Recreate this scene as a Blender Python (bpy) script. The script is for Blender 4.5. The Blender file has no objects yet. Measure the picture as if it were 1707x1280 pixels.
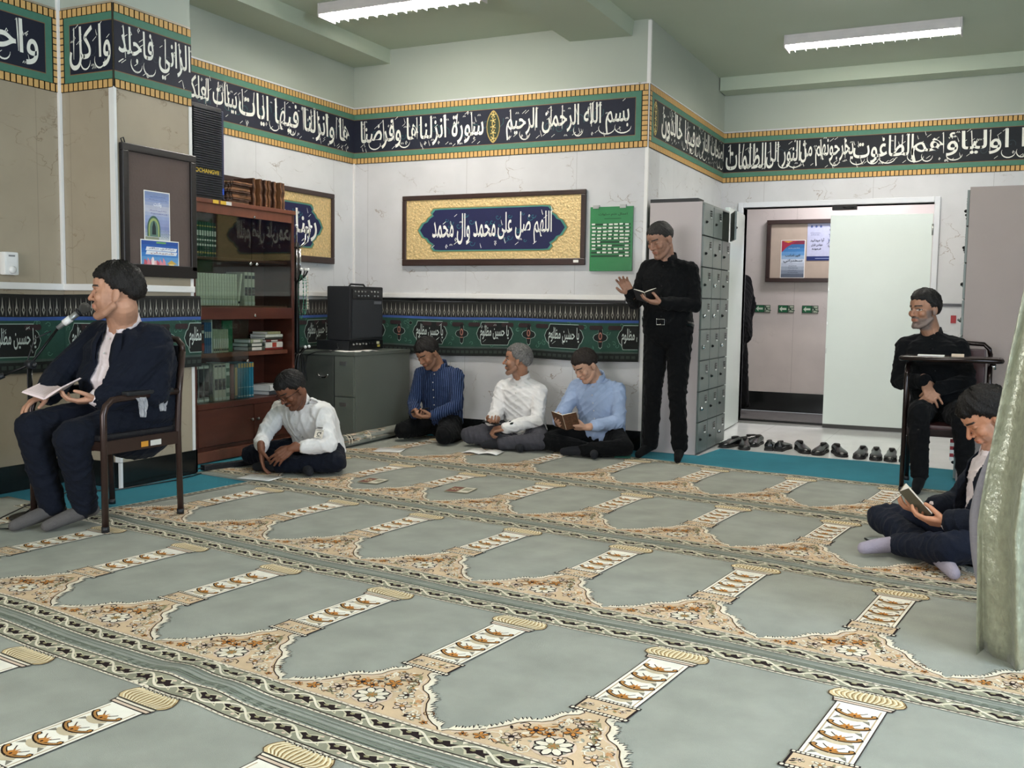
import bpy, bmesh, math, random
import numpy as np
from math import sin, cos, pi, radians, atan2, sqrt, hypot
from mathutils import Vector, Matrix, noise
C = bpy.context.scene.collection
random.seed(7)
# ---------------------------------------------------------------- camera
def set_camera():
    yaw, pitch, roll, f, H = -.4522, .0817, -.0149, 1619.9, 1.14
    w = Vector((sin(yaw)*cos(pitch), cos(yaw)*cos(pitch), -sin(pitch)))
    r = Vector((cos(yaw), -sin(yaw), 0)); d = w.cross(r)
    c, s = cos(roll), sin(roll)
    R = c*r + s*d; D = -s*r + c*d
    cam = bpy.data.cameras.new('camera'); o = bpy.data.objects.new('camera', cam); C.objects.link(o)
    m = Matrix(((R.x, -D.x, -w.x, 0), (R.y, -D.y, -w.y, 0), (R.z, -D.z, -w.z, H), (0, 0, 0, 1)))
    o.matrix_world = m; cam.sensor_width = 36; cam.sensor_fit = 'HORIZONTAL'; cam.lens = 36*f/1707; cam.clip_start = .05
    bpy.context.scene.camera = o
set_camera()
# ---------------------------------------------------------------- world, lights, exposure
S = bpy.context.scene
S.view_settings.view_transform = 'Standard'; S.view_settings.look = 'None'; S.view_settings.gamma = 1
S.view_settings.use_curve_mapping = False; S.view_settings.exposure = .95
wd = bpy.data.worlds.new('world'); S.world = wd; wd.use_nodes = True
wd.node_tree.nodes['Background'].inputs[0].default_value = (.85, .95, 1, 1); wd.node_tree.nodes['Background'].inputs[1].default_value = .5
def area(name, loc, tgt, sx, sy, power, col):
    l = bpy.data.lights.new(name, 'AREA'); l.shape = 'RECTANGLE'; l.size = sx; l.size_y = sy; l.energy = power; l.color = col
    o = bpy.data.objects.new(name, l); C.objects.link(o); o.location = loc
    o.rotation_euler = (Vector(tgt)-Vector(loc)).to_track_quat('-Z', 'Y').to_euler(); return o
area('window_daylight', (-2.6, -2.97, 1.77), (-2.5, 7, 1.3), 3.2, 1.5, 100, (.97, .96, 1))
area('side_fill_light', (3.17, 1.6, 1.8), (-2.6, 1.9, .3), 2.2, 1.4, 128, (.66, .82, 1))  # added fill light for the foreground floor; its window is invented
# tubes of the ceiling fittings: the light sits just under each diffuser
LAMPS = [(-3.89, 6.08, 1.1), (-.92, 8.25, 1.0), (-.2, 4.2, .9), (.6, 1.0, .8)]
TUBE = 84
area('corridor_light', (-1.2, 10.4, 2.88), (-1.2, 10.5, 0), .9, .3, 20, (.96, .93, 1))
# ---------------------------------------------------------------- materials
def lin(h):
    if isinstance(h, str): c = [int(h[i:i+2], 16)/255 for i in (0, 2, 4)]
    else: c = list(h)
    return tuple((v/12.92 if v <= .04045 else ((v+.055)/1.055)**2.4) for v in c)
MATS = {}
def mat(name, col='808080', rough=.6, metal=0, var=.06, scale=8, bump=0, bscale=60, spec=.5, emit=0, attr=False, alpha=1, trans=0, stretch=(1, 1, 1), sheen=0):
    if name in MATS: return MATS[name]
    m = bpy.data.materials.new(name); m.use_nodes = True; nt = m.node_tree; N = nt.nodes; L = nt.links
    b = N['Principled BSDF']; b.inputs['Roughness'].default_value = rough; b.inputs['Metallic'].default_value = metal
    b.inputs['Specular IOR Level'].default_value = spec
    if sheen: b.inputs['Sheen Weight'].default_value = sheen
    if trans: b.inputs['Transmission Weight'].default_value = trans
    if alpha < 1: b.inputs['Alpha'].default_value = alpha
    tc = N.new('ShaderNodeTexCoord'); mp = N.new('ShaderNodeMapping'); mp.inputs['Scale'].default_value = stretch
    L.new(tc.outputs['Object'], mp.inputs[0])
    nz = N.new('ShaderNodeTexNoise'); nz.inputs['Scale'].default_value = scale; nz.inputs['Detail'].default_value = 4
    L.new(mp.outputs[0], nz.inputs['Vector'])
    mx = N.new('ShaderNodeMixRGB'); mx.blend_type = 'MULTIPLY'; mx.inputs[0].default_value = 1
    rp = N.new('ShaderNodeMapRange'); rp.inputs[1].default_value = .3; rp.inputs[2].default_value = .7
    rp.inputs[3].default_value = 1-var; rp.inputs[4].default_value = 1+var
    L.new(nz.outputs[0], rp.inputs[0]); L.new(rp.outputs[0], mx.inputs[2])
    if attr:
        a = N.new('ShaderNodeAttribute'); a.attribute_name = 'Col'; L.new(a.outputs[0], mx.inputs[1])
    else: mx.inputs[1].default_value = (*lin(col), 1)
    L.new(mx.outputs[0], b.inputs['Base Color'])
    if bump:
        n2 = N.new('ShaderNodeTexNoise'); n2.inputs['Scale'].default_value = bscale; n2.inputs['Detail'].default_value = 3
        L.new(mp.outputs[0], n2.inputs['Vector'])
        bp = N.new('ShaderNodeBump'); bp.inputs['Strength'].default_value = bump; bp.inputs['Distance'].default_value = .01
        L.new(n2.outputs[0], bp.inputs['Height']); L.new(bp.outputs[0], b.inputs['Normal'])
    if emit: b.inputs['Emission Color'].default_value = (*lin(col), 1); b.inputs['Emission Strength'].default_value = emit
    MATS[name] = m; return m
def veined(name, col, vein, seam=.95, axis=0, rough=.35, vs=2.2, grain=.5):
    """wall cladding: pale stone pattern, thin broken veins, panel seams"""
    m = mat(name, col, rough, var=.055, scale=3.5); nt = m.node_tree; N = nt.nodes; L = nt.links
    mx = [n for n in N if n.type == 'MIX_RGB'][0]; b = N['Principled BSDF']; tc = [n for n in N if n.type == 'TEX_COORD'][0]
    mp = N.new('ShaderNodeMapping'); mp.inputs['Scale'].default_value = (1, 1, 1.5); L.new(tc.outputs['Object'], mp.inputs[0])
    wob = N.new('ShaderNodeTexNoise'); wob.inputs['Scale'].default_value = 5; wob.inputs['Detail'].default_value = 6; L.new(mp.outputs[0], wob.inputs['Vector'])
    ad = N.new('ShaderNodeMixRGB'); ad.blend_type = 'ADD'; ad.inputs[0].default_value = .42; L.new(mp.outputs[0], ad.inputs[1]); L.new(wob.outputs['Color'], ad.inputs[2])
    vo = N.new('ShaderNodeTexVoronoi'); vo.feature = 'DISTANCE_TO_EDGE'; vo.inputs['Scale'].default_value = vs*1.6; L.new(ad.outputs[0], vo.inputs['Vector'])
    r1 = N.new('ShaderNodeMapRange'); r1.inputs[1].default_value = .003; r1.inputs[2].default_value = .016; r1.inputs[3].default_value = 1; r1.inputs[4].default_value = 0; L.new(vo.outputs[0], r1.inputs[0])
    mk = N.new('ShaderNodeTexNoise'); mk.inputs['Scale'].default_value = 4.2; mk.inputs['Detail'].default_value = 2; L.new(tc.outputs['Object'], mk.inputs['Vector'])
    r2 = N.new('ShaderNodeMapRange'); r2.inputs[1].default_value = .52; r2.inputs[2].default_value = .64; r2.inputs[4].default_value = grain; L.new(mk.outputs[0], r2.inputs[0])
    mu = N.new('ShaderNodeMath'); mu.operation = 'MULTIPLY'; L.new(r1.outputs[0], mu.inputs[0]); L.new(r2.outputs[0], mu.inputs[1])
    m2 = N.new('ShaderNodeMixRGB'); m2.inputs[2].default_value = (*lin(vein), 1); L.new(mu.outputs[0], m2.inputs[0]); L.new(mx.outputs[0], m2.inputs[1])
    sx = N.new('ShaderNodeSeparateXYZ'); L.new(tc.outputs['Object'], sx.inputs[0])
    pp = N.new('ShaderNodeMath'); pp.operation = 'PINGPONG'; pp.inputs[1].default_value = seam/2; L.new(sx.outputs[axis], pp.inputs[0])
    lt = N.new('ShaderNodeMath'); lt.operation = 'LESS_THAN'; lt.inputs[1].default_value = .0022; L.new(pp.outputs[0], lt.inputs[0])
    ml = N.new('ShaderNodeMath'); ml.operation = 'MULTIPLY'; ml.inputs[1].default_value = .35; L.new(lt.outputs[0], ml.inputs[0])
    m3 = N.new('ShaderNodeMixRGB'); m3.inputs[2].default_value = (.12, .1, .08, 1); L.new(ml.outputs[0], m3.inputs[0]); L.new(m2.outputs[0], m3.inputs[1])
    L.new(m3.outputs[0], b.inputs['Base Color']); return m
# ---------------------------------------------------------------- geometry helpers
class G:
    def __init__(s): s.v = []; s.f = []; s.m = []; s.sm = []
    def add(s, vs, fs, mi=0, sm=False):
        o = len(s.v); s.v += [tuple(v) for v in vs]; s.f += [tuple(i+o for i in f) for f in fs]; s.m += [mi]*len(fs); s.sm += [sm]*len(fs); return s
    def box(s, x0, x1, y0, y1, z0, z1, mi=0, b=0):
        if b <= 0:
            vs = [(x, y, z) for x in (x0, x1) for y in (y0, y1) for z in (z0, z1)]
            return s.add(vs, [(0, 1, 3, 2), (4, 6, 7, 5), (0, 4, 5, 1), (2, 3, 7, 6), (0, 2, 6, 4), (1, 5, 7, 3)], mi)
        bm = bmesh.new(); bmesh.ops.create_cube(bm, size=1)
        for v in bm.verts: v.co = Vector(((x0+x1)/2+v.co.x*(x1-x0), (y0+y1)/2+v.co.y*(y1-y0), (z0+z1)/2+v.co.z*(z1-z0)))
        b = min(b, abs(x1-x0)*.49, abs(y1-y0)*.49, abs(z1-z0)*.49)
        bmesh.ops.bevel(bm, geom=bm.edges[:], offset=b, segments=2, affect='EDGES', profile=.7)
        return s.bm(bm, mi)
    def bm(s, bm, mi=0, sm=False, M=None):
        bm.verts.index_update()
        vs = [(M @ v.co if M else v.co) for v in bm.verts]
        s.add(vs, [[v.index for v in f.verts] for f in bm.faces], mi, sm); bm.free(); return s
    def tube(s, pts, r, n=10, mi=0, cap=True, sm=True, closed=False):
        P = [Vector(p) for p in pts]; k = len(P); rs = r if hasattr(r, '__len__') else [r]*k
        t0 = (P[1]-P[0]).normalized(); up = Vector((0, 0, 1)) if abs(t0.z) < .9 else Vector((1, 0, 0)); nx = t0.cross(up).normalized(); vs = []
        for i in range(k):
            t = (P[min(i+1, k-1)]-P[max(i-1, 0)])
            if closed: t = P[(i+1) % k]-P[i-1]
            t = t.normalized() if t.length > 1e-9 else t0
            nx = (nx-t*nx.dot(t)).normalized(); ny = t.cross(nx)
            vs += [P[i]+(nx*cos(a)+ny*sin(a))*rs[i] for a in [2*pi*j/n for j in range(n)]]
        fs = [(i*n+j, i*n+(j+1) % n, (i+1)*n+(j+1) % n, (i+1)*n+j) for i in range(k-1) for j in range(n)]
        if closed: fs += [((k-1)*n+j, (k-1)*n+(j+1) % n, (j+1) % n, j) for j in range(n)]
        s.add(vs, fs, mi, sm)
        if cap and not closed: o = len(s.v)-k*n; s.f += [tuple(o+j for j in range(n))[::-1], tuple(o+(k-1)*n+j for j in range(n))]; s.m += [mi]*2; s.sm += [False]*2
        return s
    def cyl(s, a, b, r, n=16, mi=0, r2=None): return s.tube([a, b], [r, r if r2 is None else r2], n, mi)
    def lathe(s, prof, c=(0, 0, 0), n=24, mi=0, axis='z', sm=True):
        vs = []
        for (r, z) in prof:
            for j in range(n):
                a = 2*pi*j/n; p = (r*cos(a), r*sin(a), z)
                if axis == 'x': p = (z, r*cos(a), r*sin(a))
                if axis == 'y': p = (r*sin(a), z, r*cos(a))
                vs.append((c[0]+p[0], c[1]+p[1], c[2]+p[2]))
        k = len(prof)
        return s.add(vs, [(i*n+j, i*n+(j+1) % n, (i+1)*n+(j+1) % n, (i+1)*n+j) for i in range(k-1) for j in range(n)]+[tuple(range(n))[::-1], tuple((k-1)*n+j for j in range(n))], mi, sm)
    def sphere(s, c, r, mi=0, n=16, sc=(1, 1, 1)):
        return s.add([(c[0]+r*sc[0]*sin(pi*i/n)*cos(2*pi*j/n), c[1]+r*sc[1]*sin(pi*i/n)*sin(2*pi*j/n), c[2]+r*sc[2]*cos(pi*i/n)) for i in range(n+1) for j in range(n)],
                     [(i*n+j, (i+1)*n+j, (i+1)*n+(j+1) % n, i*n+(j+1) % n) for i in range(n) for j in range(n)], mi, True)
    def prism(s, pts, z0, z1, M=None, mi=0, sm=False):
        """pts: 2D outline, extruded z0..z1, then placed by matrix M"""
        n = len(pts); vs = [Vector((x, y, z)) for z in (z0, z1) for x, y in pts]
        if M: vs = [M @ v for v in vs]
        s.add(vs, [tuple(range(n))[::-1], tuple(range(n, 2*n))], mi); o = len(s.v)-2*n
        for i in range(n): s.f.append((o+i, o+(i+1) % n, o+n+(i+1) % n, o+n+i)); s.m.append(mi); s.sm.append(sm)
        return s
    def mapv(s, fn, start=0): s.v[start:] = [tuple(fn(Vector(v))) for v in s.v[start:]]; return s
def inv_root(p):
    M = Matrix.Identity(4)
    while p: M = Matrix.LocRotScale(p.location, p.rotation_euler, p.scale) @ M; p = p.parent
    return M.inverted()
def obj(name, g, m, parent=None, world=False, bevel=0, sub=0, solid=0):
    me = bpy.data.meshes.new(name); me.from_pydata(g.v, [], g.f); ms = m if isinstance(m, (list, tuple)) else [m]
    for x in ms: me.materials.append(x)
    me.polygons.foreach_set('material_index', g.m); me.polygons.foreach_set('use_smooth', g.sm); me.update()
    if world and parent: me.transform(inv_root(parent))
    bm = bmesh.new(); bm.from_mesh(me); bmesh.ops.recalc_face_normals(bm, faces=bm.faces); bm.to_mesh(me); bm.free()
    o = bpy.data.objects.new(name, me); C.objects.link(o)
    if parent: o.parent = parent
    if bevel:
        b = o.modifiers.new('b', 'BEVEL'); b.width = bevel; b.segments = 2; b.limit_method = 'ANGLE'; b.angle_limit = radians(40)
    if solid: b = o.modifiers.new('s', 'SOLIDIFY'); b.thickness = solid; b.offset = 0
    if sub: b = o.modifiers.new('u', 'SUBSURF'); b.levels = b.render_levels = sub
    return o
def thing(name, label, cat, loc=(0, 0, 0), rz=0, group=None):
    o = bpy.data.objects.new(name, None); C.objects.link(o); o.location = loc; o.rotation_euler = (0, 0, rz); o.empty_display_size = .1
    return tag(o, label, cat, group)
def tag(o, label=None, cat=None, group=None, kind=None):
    if label: o['label'] = label
    if cat: o['category'] = cat
    if group: o['group'] = group
    if kind: o['kind'] = kind
    return o
def struct(name, g, m, label=None, **k): o = obj(name, g, m, **k); o['kind'] = 'structure'; return tag(o, label)
def dup(root, loc, rz=None, label=None, group=None):
    r = root.copy(); C.objects.link(r); r.location = loc
    if rz is not None: r.rotation_euler = (0, 0, rz)
    if label: r['label'] = label
    if group: r['group'] = group
    for ch in list(root.children):
        c = ch.copy(); C.objects.link(c); c.parent = r
        for g in list(ch.children): d = g.copy(); C.objects.link(d); d.parent = c
    return r
# flat artwork (woven, painted or printed pattern) as thin layered polygons with one colour each
def ip(a, b, t): return (a[0]+(b[0]-a[0])*t, a[1]+(b[1]-a[1])*t)
class Art:
    def __init__(s): s.P = []                       # (pts2d, level, colour)
    def poly(s, pts, lv, c): s.P.append(([tuple(p) for p in pts], lv, lin(c))); return s
    def rect(s, x0, x1, y0, y1, lv, c): return s.poly([(x0, y0), (x1, y0), (x1, y1), (x0, y1)], lv, c)
    def ell(s, x, y, rx, ry, lv, c, n=12, rot=0):
        cr, sr = cos(rot), sin(rot)
        return s.poly([(x+rx*cos(t)*cr-ry*sin(t)*sr, y+rx*cos(t)*sr+ry*sin(t)*cr) for t in [2*pi*i/n for i in range(n)]], lv, c)
    def stroke(s, pts, w, lv, c, closed=False, taper=False):
        n = len(pts)
        if n < 2: return s
        L = []; R = []
        for i in range(n):
            a = pts[(i-1) % n if closed else max(i-1, 0)]; b = pts[(i+1) % n if closed else min(i+1, n-1)]
            dx, dy = b[0]-a[0], b[1]-a[1]; l = hypot(dx, dy) or 1; ww = w/2
            if taper: ww *= max(.12, sin(pi*(i+.35)/(n-.3)))
            L.append((pts[i][0]-dy/l*ww, pts[i][1]+dx/l*ww)); R.append((pts[i][0]+dy/l*ww, pts[i][1]-dx/l*ww))
        for i in range(n if closed else n-1): j = (i+1) % n; s.poly([L[i], R[i], R[j], L[j]], lv, c)
        return s
    def flower(s, x, y, r, lv, petal, core, line=None, n=6, rot=0):
        for i in range(n):
            a = rot+2*pi*i/n; px, py = x+cos(a)*r*.6, y+sin(a)*r*.6
            if line: s.ell(px, py, r*.44, r*.3, lv, line, 7, a)
            s.ell(px, py, r*.34, r*.21, lv+1, petal, 7, a)
        s.ell(x, y, r*.3, r*.3, lv+2, core, 7); return s
    def text(s, T, x0, x1, y0, y1, lv, c, fit=True):
        for pts in glyphs(T, x0, x1, y0, y1, fit): s.poly(pts, lv, c)
        return s
    def copyinto(s, o, dx=0, dy=0, sx=1, dl=0):
        for p, l, c in s.P: o.P.append(([(x*sx+dx, y+dy) for x, y in p], l+dl, c))
        return o
    def mesh(s, name, fn, step=.0004):
        """fn(u, v, height) -> xyz"""
        vs = []; fs = []; cols = []
        for p, l, c in s.P:
            o = len(vs); vs += [fn(x, y, l*step) for x, y in p]; fs.append(tuple(range(o, o+len(p)))); cols += [(*c, 1)]*len(p)
        me = bpy.data.meshes.new(name); me.from_pydata(vs, [], fs)
        a = me.color_attributes.new('Col', 'FLOAT_COLOR', 'CORNER'); a.data.foreach_set('color', np.array(cols, dtype=np.float32).ravel())
        me.update(); return me
    def obj(s, name, fn, m, parent=None, world=False, step=.0004):
        me = s.mesh(name, fn, step); me.materials.append(m)
        if world and parent: me.transform(inv_root(parent))
        o = bpy.data.objects.new(name, me); C.objects.link(o)
        if parent: o.parent = parent
        return o
_F = {}
for _k, _b, _n in (('ا', 0xFE8D, 2), ('ب', 0xFE8F, 4), ('ة', 0xFE93, 2), ('ت', 0xFE95, 4), ('ث', 0xFE99, 4), ('ج', 0xFE9D, 4), ('ح', 0xFEA1, 4), ('خ', 0xFEA5, 4), ('د', 0xFEA9, 2),
                   ('ذ', 0xFEAB, 2), ('ر', 0xFEAD, 2), ('ز', 0xFEAF, 2), ('س', 0xFEB1, 4), ('ش', 0xFEB5, 4), ('ص', 0xFEB9, 4), ('ض', 0xFEBD, 4), ('ط', 0xFEC1, 4), ('ظ', 0xFEC5, 4), ('ع', 0xFEC9, 4),
                   ('غ', 0xFECD, 4), ('ف', 0xFED1, 4), ('ق', 0xFED5, 4), ('ك', 0xFED9, 4), ('ل', 0xFEDD, 4), ('م', 0xFEE1, 4), ('ن', 0xFEE5, 4), ('ه', 0xFEE9, 4), ('و', 0xFEED, 2), ('ي', 0xFEF1, 4), ('ى', 0xFEEF, 2), ('ئ', 0xFE89, 4), ('ؤ', 0xFE85, 2)):
    _F[_k] = ''.join(chr(_b+i) for i in range(_n))
def shape(w):
    out = []; pj = False; i = 0
    while i < len(w):
        c = w[i]; f = _F.get(c)
        if not f: out.append(c); pj = False; i += 1; continue
        if c == 'ل' and w[i+1:i+2] == 'ا': out.append(chr(0xFEFC if pj else 0xFEFB)); pj = False; i += 2; continue
        nj = i+1 < len(w) and w[i+1] in _F
        if len(f) == 2: out.append(f[1] if pj else f[0]); pj = False
        else: out.append(f[(3 if nj else 1) if pj else (2 if nj else 0)]); pj = nj
        i += 1
    return ''.join(out[::-1])
def glyphs(T, x0, x1, y0, y1, fit=True):
    body = ' '.join(shape(w) for w in T.split()[::-1]) if any(ord(ch) > 0x600 for ch in T) else T
    cu = bpy.data.curves.new('t', 'FONT'); cu.body = body; cu.resolution_u = 3; cu.offset = .012
    o = bpy.data.objects.new('t', cu); C.objects.link(o); dg = bpy.context.evaluated_depsgraph_get()
    me = bpy.data.meshes.new_from_object(o.evaluated_get(dg)); vs = [v.co.copy() for v in me.vertices]; ps = [list(p.vertices) for p in me.polygons]
    bpy.data.objects.remove(o); bpy.data.meshes.remove(me)
    if not vs: return []
    a0, a1 = min(v.x for v in vs), max(v.x for v in vs); b0, b1 = min(v.y for v in vs), max(v.y for v in vs)
    sx = (x1-x0)/(a1-a0); sy = (y1-y0)/(b1-b0)
    if not fit: sx = min(sx, sy*1.4)
    ox = x0 if fit else (x0+x1)/2-(a1-a0)*sx/2
    return [[(ox+(vs[i].x-a0)*sx, y0+(vs[i].y-b0)*sy) for i in p] for p in ps]
ART = mat('printed_pattern', attr=True, rough=.75, var=.05, scale=30)
WOVEN = mat('woven_pile', attr=True, rough=.95, var=.10, scale=9, bump=.25, bscale=420, spec=.1)
# ---------------------------------------------------------------- the room
XB, YB, XC, YD, ZC = -5.15, 7.30, -2.41, 9.65, 3.33      # wall planes, ceiling
PX, PY0, PY1, XL, ZS = -4.63, 4.17, 4.78, -5.08, 3.21    # pier, left wall, beam soffit
clad_x = veined('stone_cladding', 'c9c8c8', '85725f', 1.0, 0, grain=.8)
clad_y = veined('stone_cladding_side_lit', 'd6d6d6', '85725f', 1.0, 1, grain=.8)  # same stone, colour lifted for the lamplight on the left rear wall
clad_l = veined('stone_cladding_warm_dim', 'a29580', '6f5c44', .5, 1, vs=2.0, grain=.6)  # warm tan stone, darkened in its colour for the dim left side
clad_lx = veined('stone_cladding_warm_dim_end', 'a29580', '6f5c44', .5, 0, vs=2.0, grain=.6)  # pier copy, the same dimness put into its colour
paint = mat('pale_green_paint', 'a9afa2', .75, var=.02, scale=2)
ceilm = mat('ceiling_paint', 'b4bda9', .8, var=.02, scale=1.5)
white = mat('white_plastic', 'e6e3df', .35, var=.02)
tile_w = veined('white_stone_floor', 'f0f0ee', 'a8a49a', .6, 0, rough=.12, grain=.25)
skirt = mat('black_granite', '181a19', .18, var=.3, scale=90)
def wallbox(name, x0, x1, y0, y1, m, z0=0, z1=2.86, label=None):
    g = G(); g.box(x0, x1, y0, y1, z0, z1); g.box(x0, x1, y0, y1, z1, 3.55, 1)
    return struct(name, g, [m, paint], label)
struct('floor', G().box(-7, 3.2, -3.2, 9.82, -.12, 0), tile_w, 'white veined stone floor showing in front of the doorway')
# ceiling: slab, sloped beam down the middle, low strips along the walls
g = G(); g.box(-7, 3.2, -3.2, 9.95, ZC, ZC+.2)
struct('ceiling', g, ceilm, 'pale green painted ceiling')
struct('trim_1', G().box(XB, -4.77, PY1-.4, YB, ZS, ZC+.02), ceilm, 'lowered ceiling strip along the left wall')
g = G(); g.prism([(-3.25, ZC+.01), (-3.08, 3.225), (-2.56, 3.215), (-2.545, ZC+.01)], -3, YB, Matrix(((1, 0, 0, 0), (0, 0, 1, 0), (0, 1, 0, 0), (0, 0, 0, 1))))
struct('trim_2', g, ceilm, 'ceiling beam with one sloped side running to the back wall')
struct('trim_3', G().box(-2.40, 3.2, 9.40, YD+.02, ZS-.005, ZC+.02), ceilm, 'lowered beam above the doorway wall')
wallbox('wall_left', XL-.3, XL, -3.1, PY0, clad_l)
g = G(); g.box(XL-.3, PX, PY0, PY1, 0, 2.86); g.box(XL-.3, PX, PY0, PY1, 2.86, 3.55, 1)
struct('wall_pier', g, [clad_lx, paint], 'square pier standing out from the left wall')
wallbox('wall_left_rear', XB-.3, XB, PY1, YB+.3, clad_y)
wallbox('wall_back', XB-.3, XC, YB, YB+.3, clad_x)
wallbox('wall_side', XC-.3, XC, YB+.3, YD+.2, clad_y)
# doorway wall with opening, corridor beyond
DX0, DX1, DZ = -2.19, -.47, 2.115
g = G(); g.box(XC-.02, DX0, YD, YD+.16, 0, 2.86); g.box(DX1, 3.2, YD, YD+.16, 0, 2.86); g.box(DX0, DX1, YD, YD+.16, DZ, 2.86); g.box(XC-.02, 3.2, YD, YD+.16, 2.86, 3.55, 1)
struct('wall_door', g, [clad_x, paint], 'doorway wall clad in pale stone panels')
wr = G()
for y0, y1, z0, z1 in ((-3.2, .45, 0, 2.86), (2.75, YD+.2, 0, 2.86), (.45, 2.75, 0, 1.05), (.45, 2.75, 2.55, 2.86)): wr.box(3.2, 3.4, y0, y1, z0, z1)
wr.box(3.2, 3.4, -3.2, YD+.2, 2.86, 3.55, 1); struct('wall_right', wr, [clad_y, paint], 'right wall with an added window, outside the photo')
wf = G()
for y0, y1, z0, z1 in ((.45, .5, 1.05, 2.55), (2.7, 2.75, 1.05, 2.55), (.5, 2.7, 1.05, 1.1), (.5, 2.7, 2.5, 2.55), (1.58, 1.62, 1.1, 2.5)): wf.box(3.19, 3.26, y0, y1, z0, z1)
struct('window_added', wf, white, 'added white window frame in the right wall')  # made-up window, put in to hold the side fill light
wf = G()
for x0, x1, z0, z1 in ((-4.3, -4.25, .95, 2.6), (-.95, -.9, .95, 2.6), (-4.25, -.95, .95, 1.0), (-4.25, -.95, 2.55, 2.6), (-2.62, -2.58, 1.0, 2.55)): wf.box(x0, x1, -3.06, -2.99, z0, z1)
struct('window_2', wf, white, 'white window frame in the wall behind the camera')
wg = G(); wg.box(-7, -4.3, -3.3, -3.0, 0, 3.5); wg.box(-.9, 3.4, -3.3, -3.0, 0, 3.5); wg.box(-4.3, -.9, -3.3, -3.0, 0, .95); wg.box(-4.3, -.9, -3.3, -3.0, 2.6, 3.5)
struct('wall_front', wg, clad_x, 'wall with the window behind the camera')
cor = veined('corridor_cladding', 'c9bfb8', '9b8d86', .96, 0, rough=.22, grain=.3)
corf = mat('corridor_floor', '8d8987', .12, var=.06, scale=5)
g = G(); g.box(-4.2, 1.2, 11.05, 11.2, 0, 3)
struct('wall_corridor_back', g, cor, 'corridor wall seen through the doorway')
g = G(); g.box(-4.2, 1.2, 9.82, 11.05, -.1, -.012); g.box(DX0-.3, DX1+.3, 9.74, 9.84, -.1, .002)
struct('floor_corridor', g, corf, 'grey polished corridor floor')
struct('ceiling_corridor', G().box(-4.2, 1.2, 9.8, 11.2, 2.9, 3), ceilm)
struct('wall_corridor_left', G().box(-4.3, -4.2, 9.8, 11.2, 0, 3), cor)
struct('wall_corridor_right', G().box(1.2, 1.3, 9.8, 11.2, 0, 3), cor)
g = G(); g.box(-4.2, -2.55, 11.035, 11.05, -.01, .205); g.box(-2.542, -1.0, 11.035, 11.05, -.01, .205); g.box(-.99, 1.2, 11.035, 11.05, -.01, .205)
struct('baseboard_corridor', g, skirt, 'dark polished skirting along the corridor wall')
# door frame and threshold
fr = G(); fr.box(DX0-.05, DX0, YD-.03, YD+.17, 0, DZ+.05); fr.box(DX1, DX1+.05, YD-.03, YD+.17, 0, DZ+.05); fr.box(DX0, DX1, YD-.03, YD+.17, DZ, DZ+.05)
struct('trim_4', fr, mat('door_frame_paint', 'dcdde0', .35, var=.02), 'white metal door frame', bevel=.006)
g = G(); g.box(DX0, DX1, YD-.01, YD+.16, 0, .014); g.box(DX0, DX1, YD+.1, YD+.16, .014, .03, 1)
struct('trim_5', g, [mat('steel_threshold', '8c8c88', .4, .6), mat('black_rubber', '101010', .6)], 'metal threshold under the double door')
leafm = mat('door_leaf_paint', 'dfe8e2', .3, var=.03, scale=1.5)
blk = mat('black_metal', '141414', .35, .5)
def leaf(name, w, h, hinge_x, y, rz, label):
    """leaf hinged at x=0, closing towards +x or -x (w signed)"""
    t = thing(name, label, 'door', (hinge_x, y, 0), rz); t['kind'] = 'structure'; del t['category']
    g = G().box(min(0, w), max(0, w), -.02, .02, .012, h, 0, .004); obj('leaf', g, leafm, t)
    g = G().box(min(0, w), max(0, w), -.0235, -.02, .012, .05); obj('kick_strip', g, mat('grey_rubber', '3b3b39', .6), t)
    for z in (.25, 1.05, 1.82):
        obj('hinge', G().cyl((0, -.026, z), (0, -.026, z+.1), .009, 10), mat('steel', 'b6b6b4', .3, .9), t)
    e = w-.004*(1 if w > 0 else -1)
    for z in (.72, .98, 1.30):
        obj('latch_plate', G().box(min(e, w*.99), max(e, w*.99), -.0225, -.02, z, z+.05), mat('steel', 'b6b6b4', .3, .9), t)
    return t
leaf('door_1', .80, 2.04, DX0+.005, YD-.05, radians(-87), 'white door leaf standing open beside the lockers')
leaf('door_2', -.885, 2.015, DX1-.006, YD+.0, radians(2.5), 'white door leaf nearly closed behind the shoes')
closer = thing('door_closer', 'dark door closer arm above the nearly closed white leaf', 'door closer', (-1.25, YD-.035, 2.045))
obj('closer_body', G().box(-.1, .12, -.03, .03, .02, .06, 0, .006), blk, closer); obj('closer_arm', G().tube([(-.09, .0, .05), (.1, -.05, .035)], .008), blk, closer)
# skirting along the cladding
for i, b in enumerate([(XL, XL+.012, -3.1, PY0, 0), (XL, PX+.012, PY0-.012, PY0, 0), (PX, PX+.012, PY0-.012, PY1+.012, 0), (XB, PX+.012, PY1, PY1+.012, 0), (XB, XB+.012, PY1, YB, 0), (XB, XC-.001, YB-.012, YB, 0), (XC, XC+.012, YB, YD, 1), (XC, DX0-.05, YD-.012, YD, 1), (DX1+.05, 3.2, YD-.012, YD, 1)]):
    if b[4]: continue
    struct('baseboard_'+('left', 'pier', 'pier_side', 'pier_rear', 'left_rear', 'back', 'side', 'door', 'door_right')[i], G().box(*b[:4], 0, .158), skirt)
struct('baseboard_seam', G().box(PX-.004, PX+.0135, PY0-.0135, PY0-.0005+.005, 0, .157), white)
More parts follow.
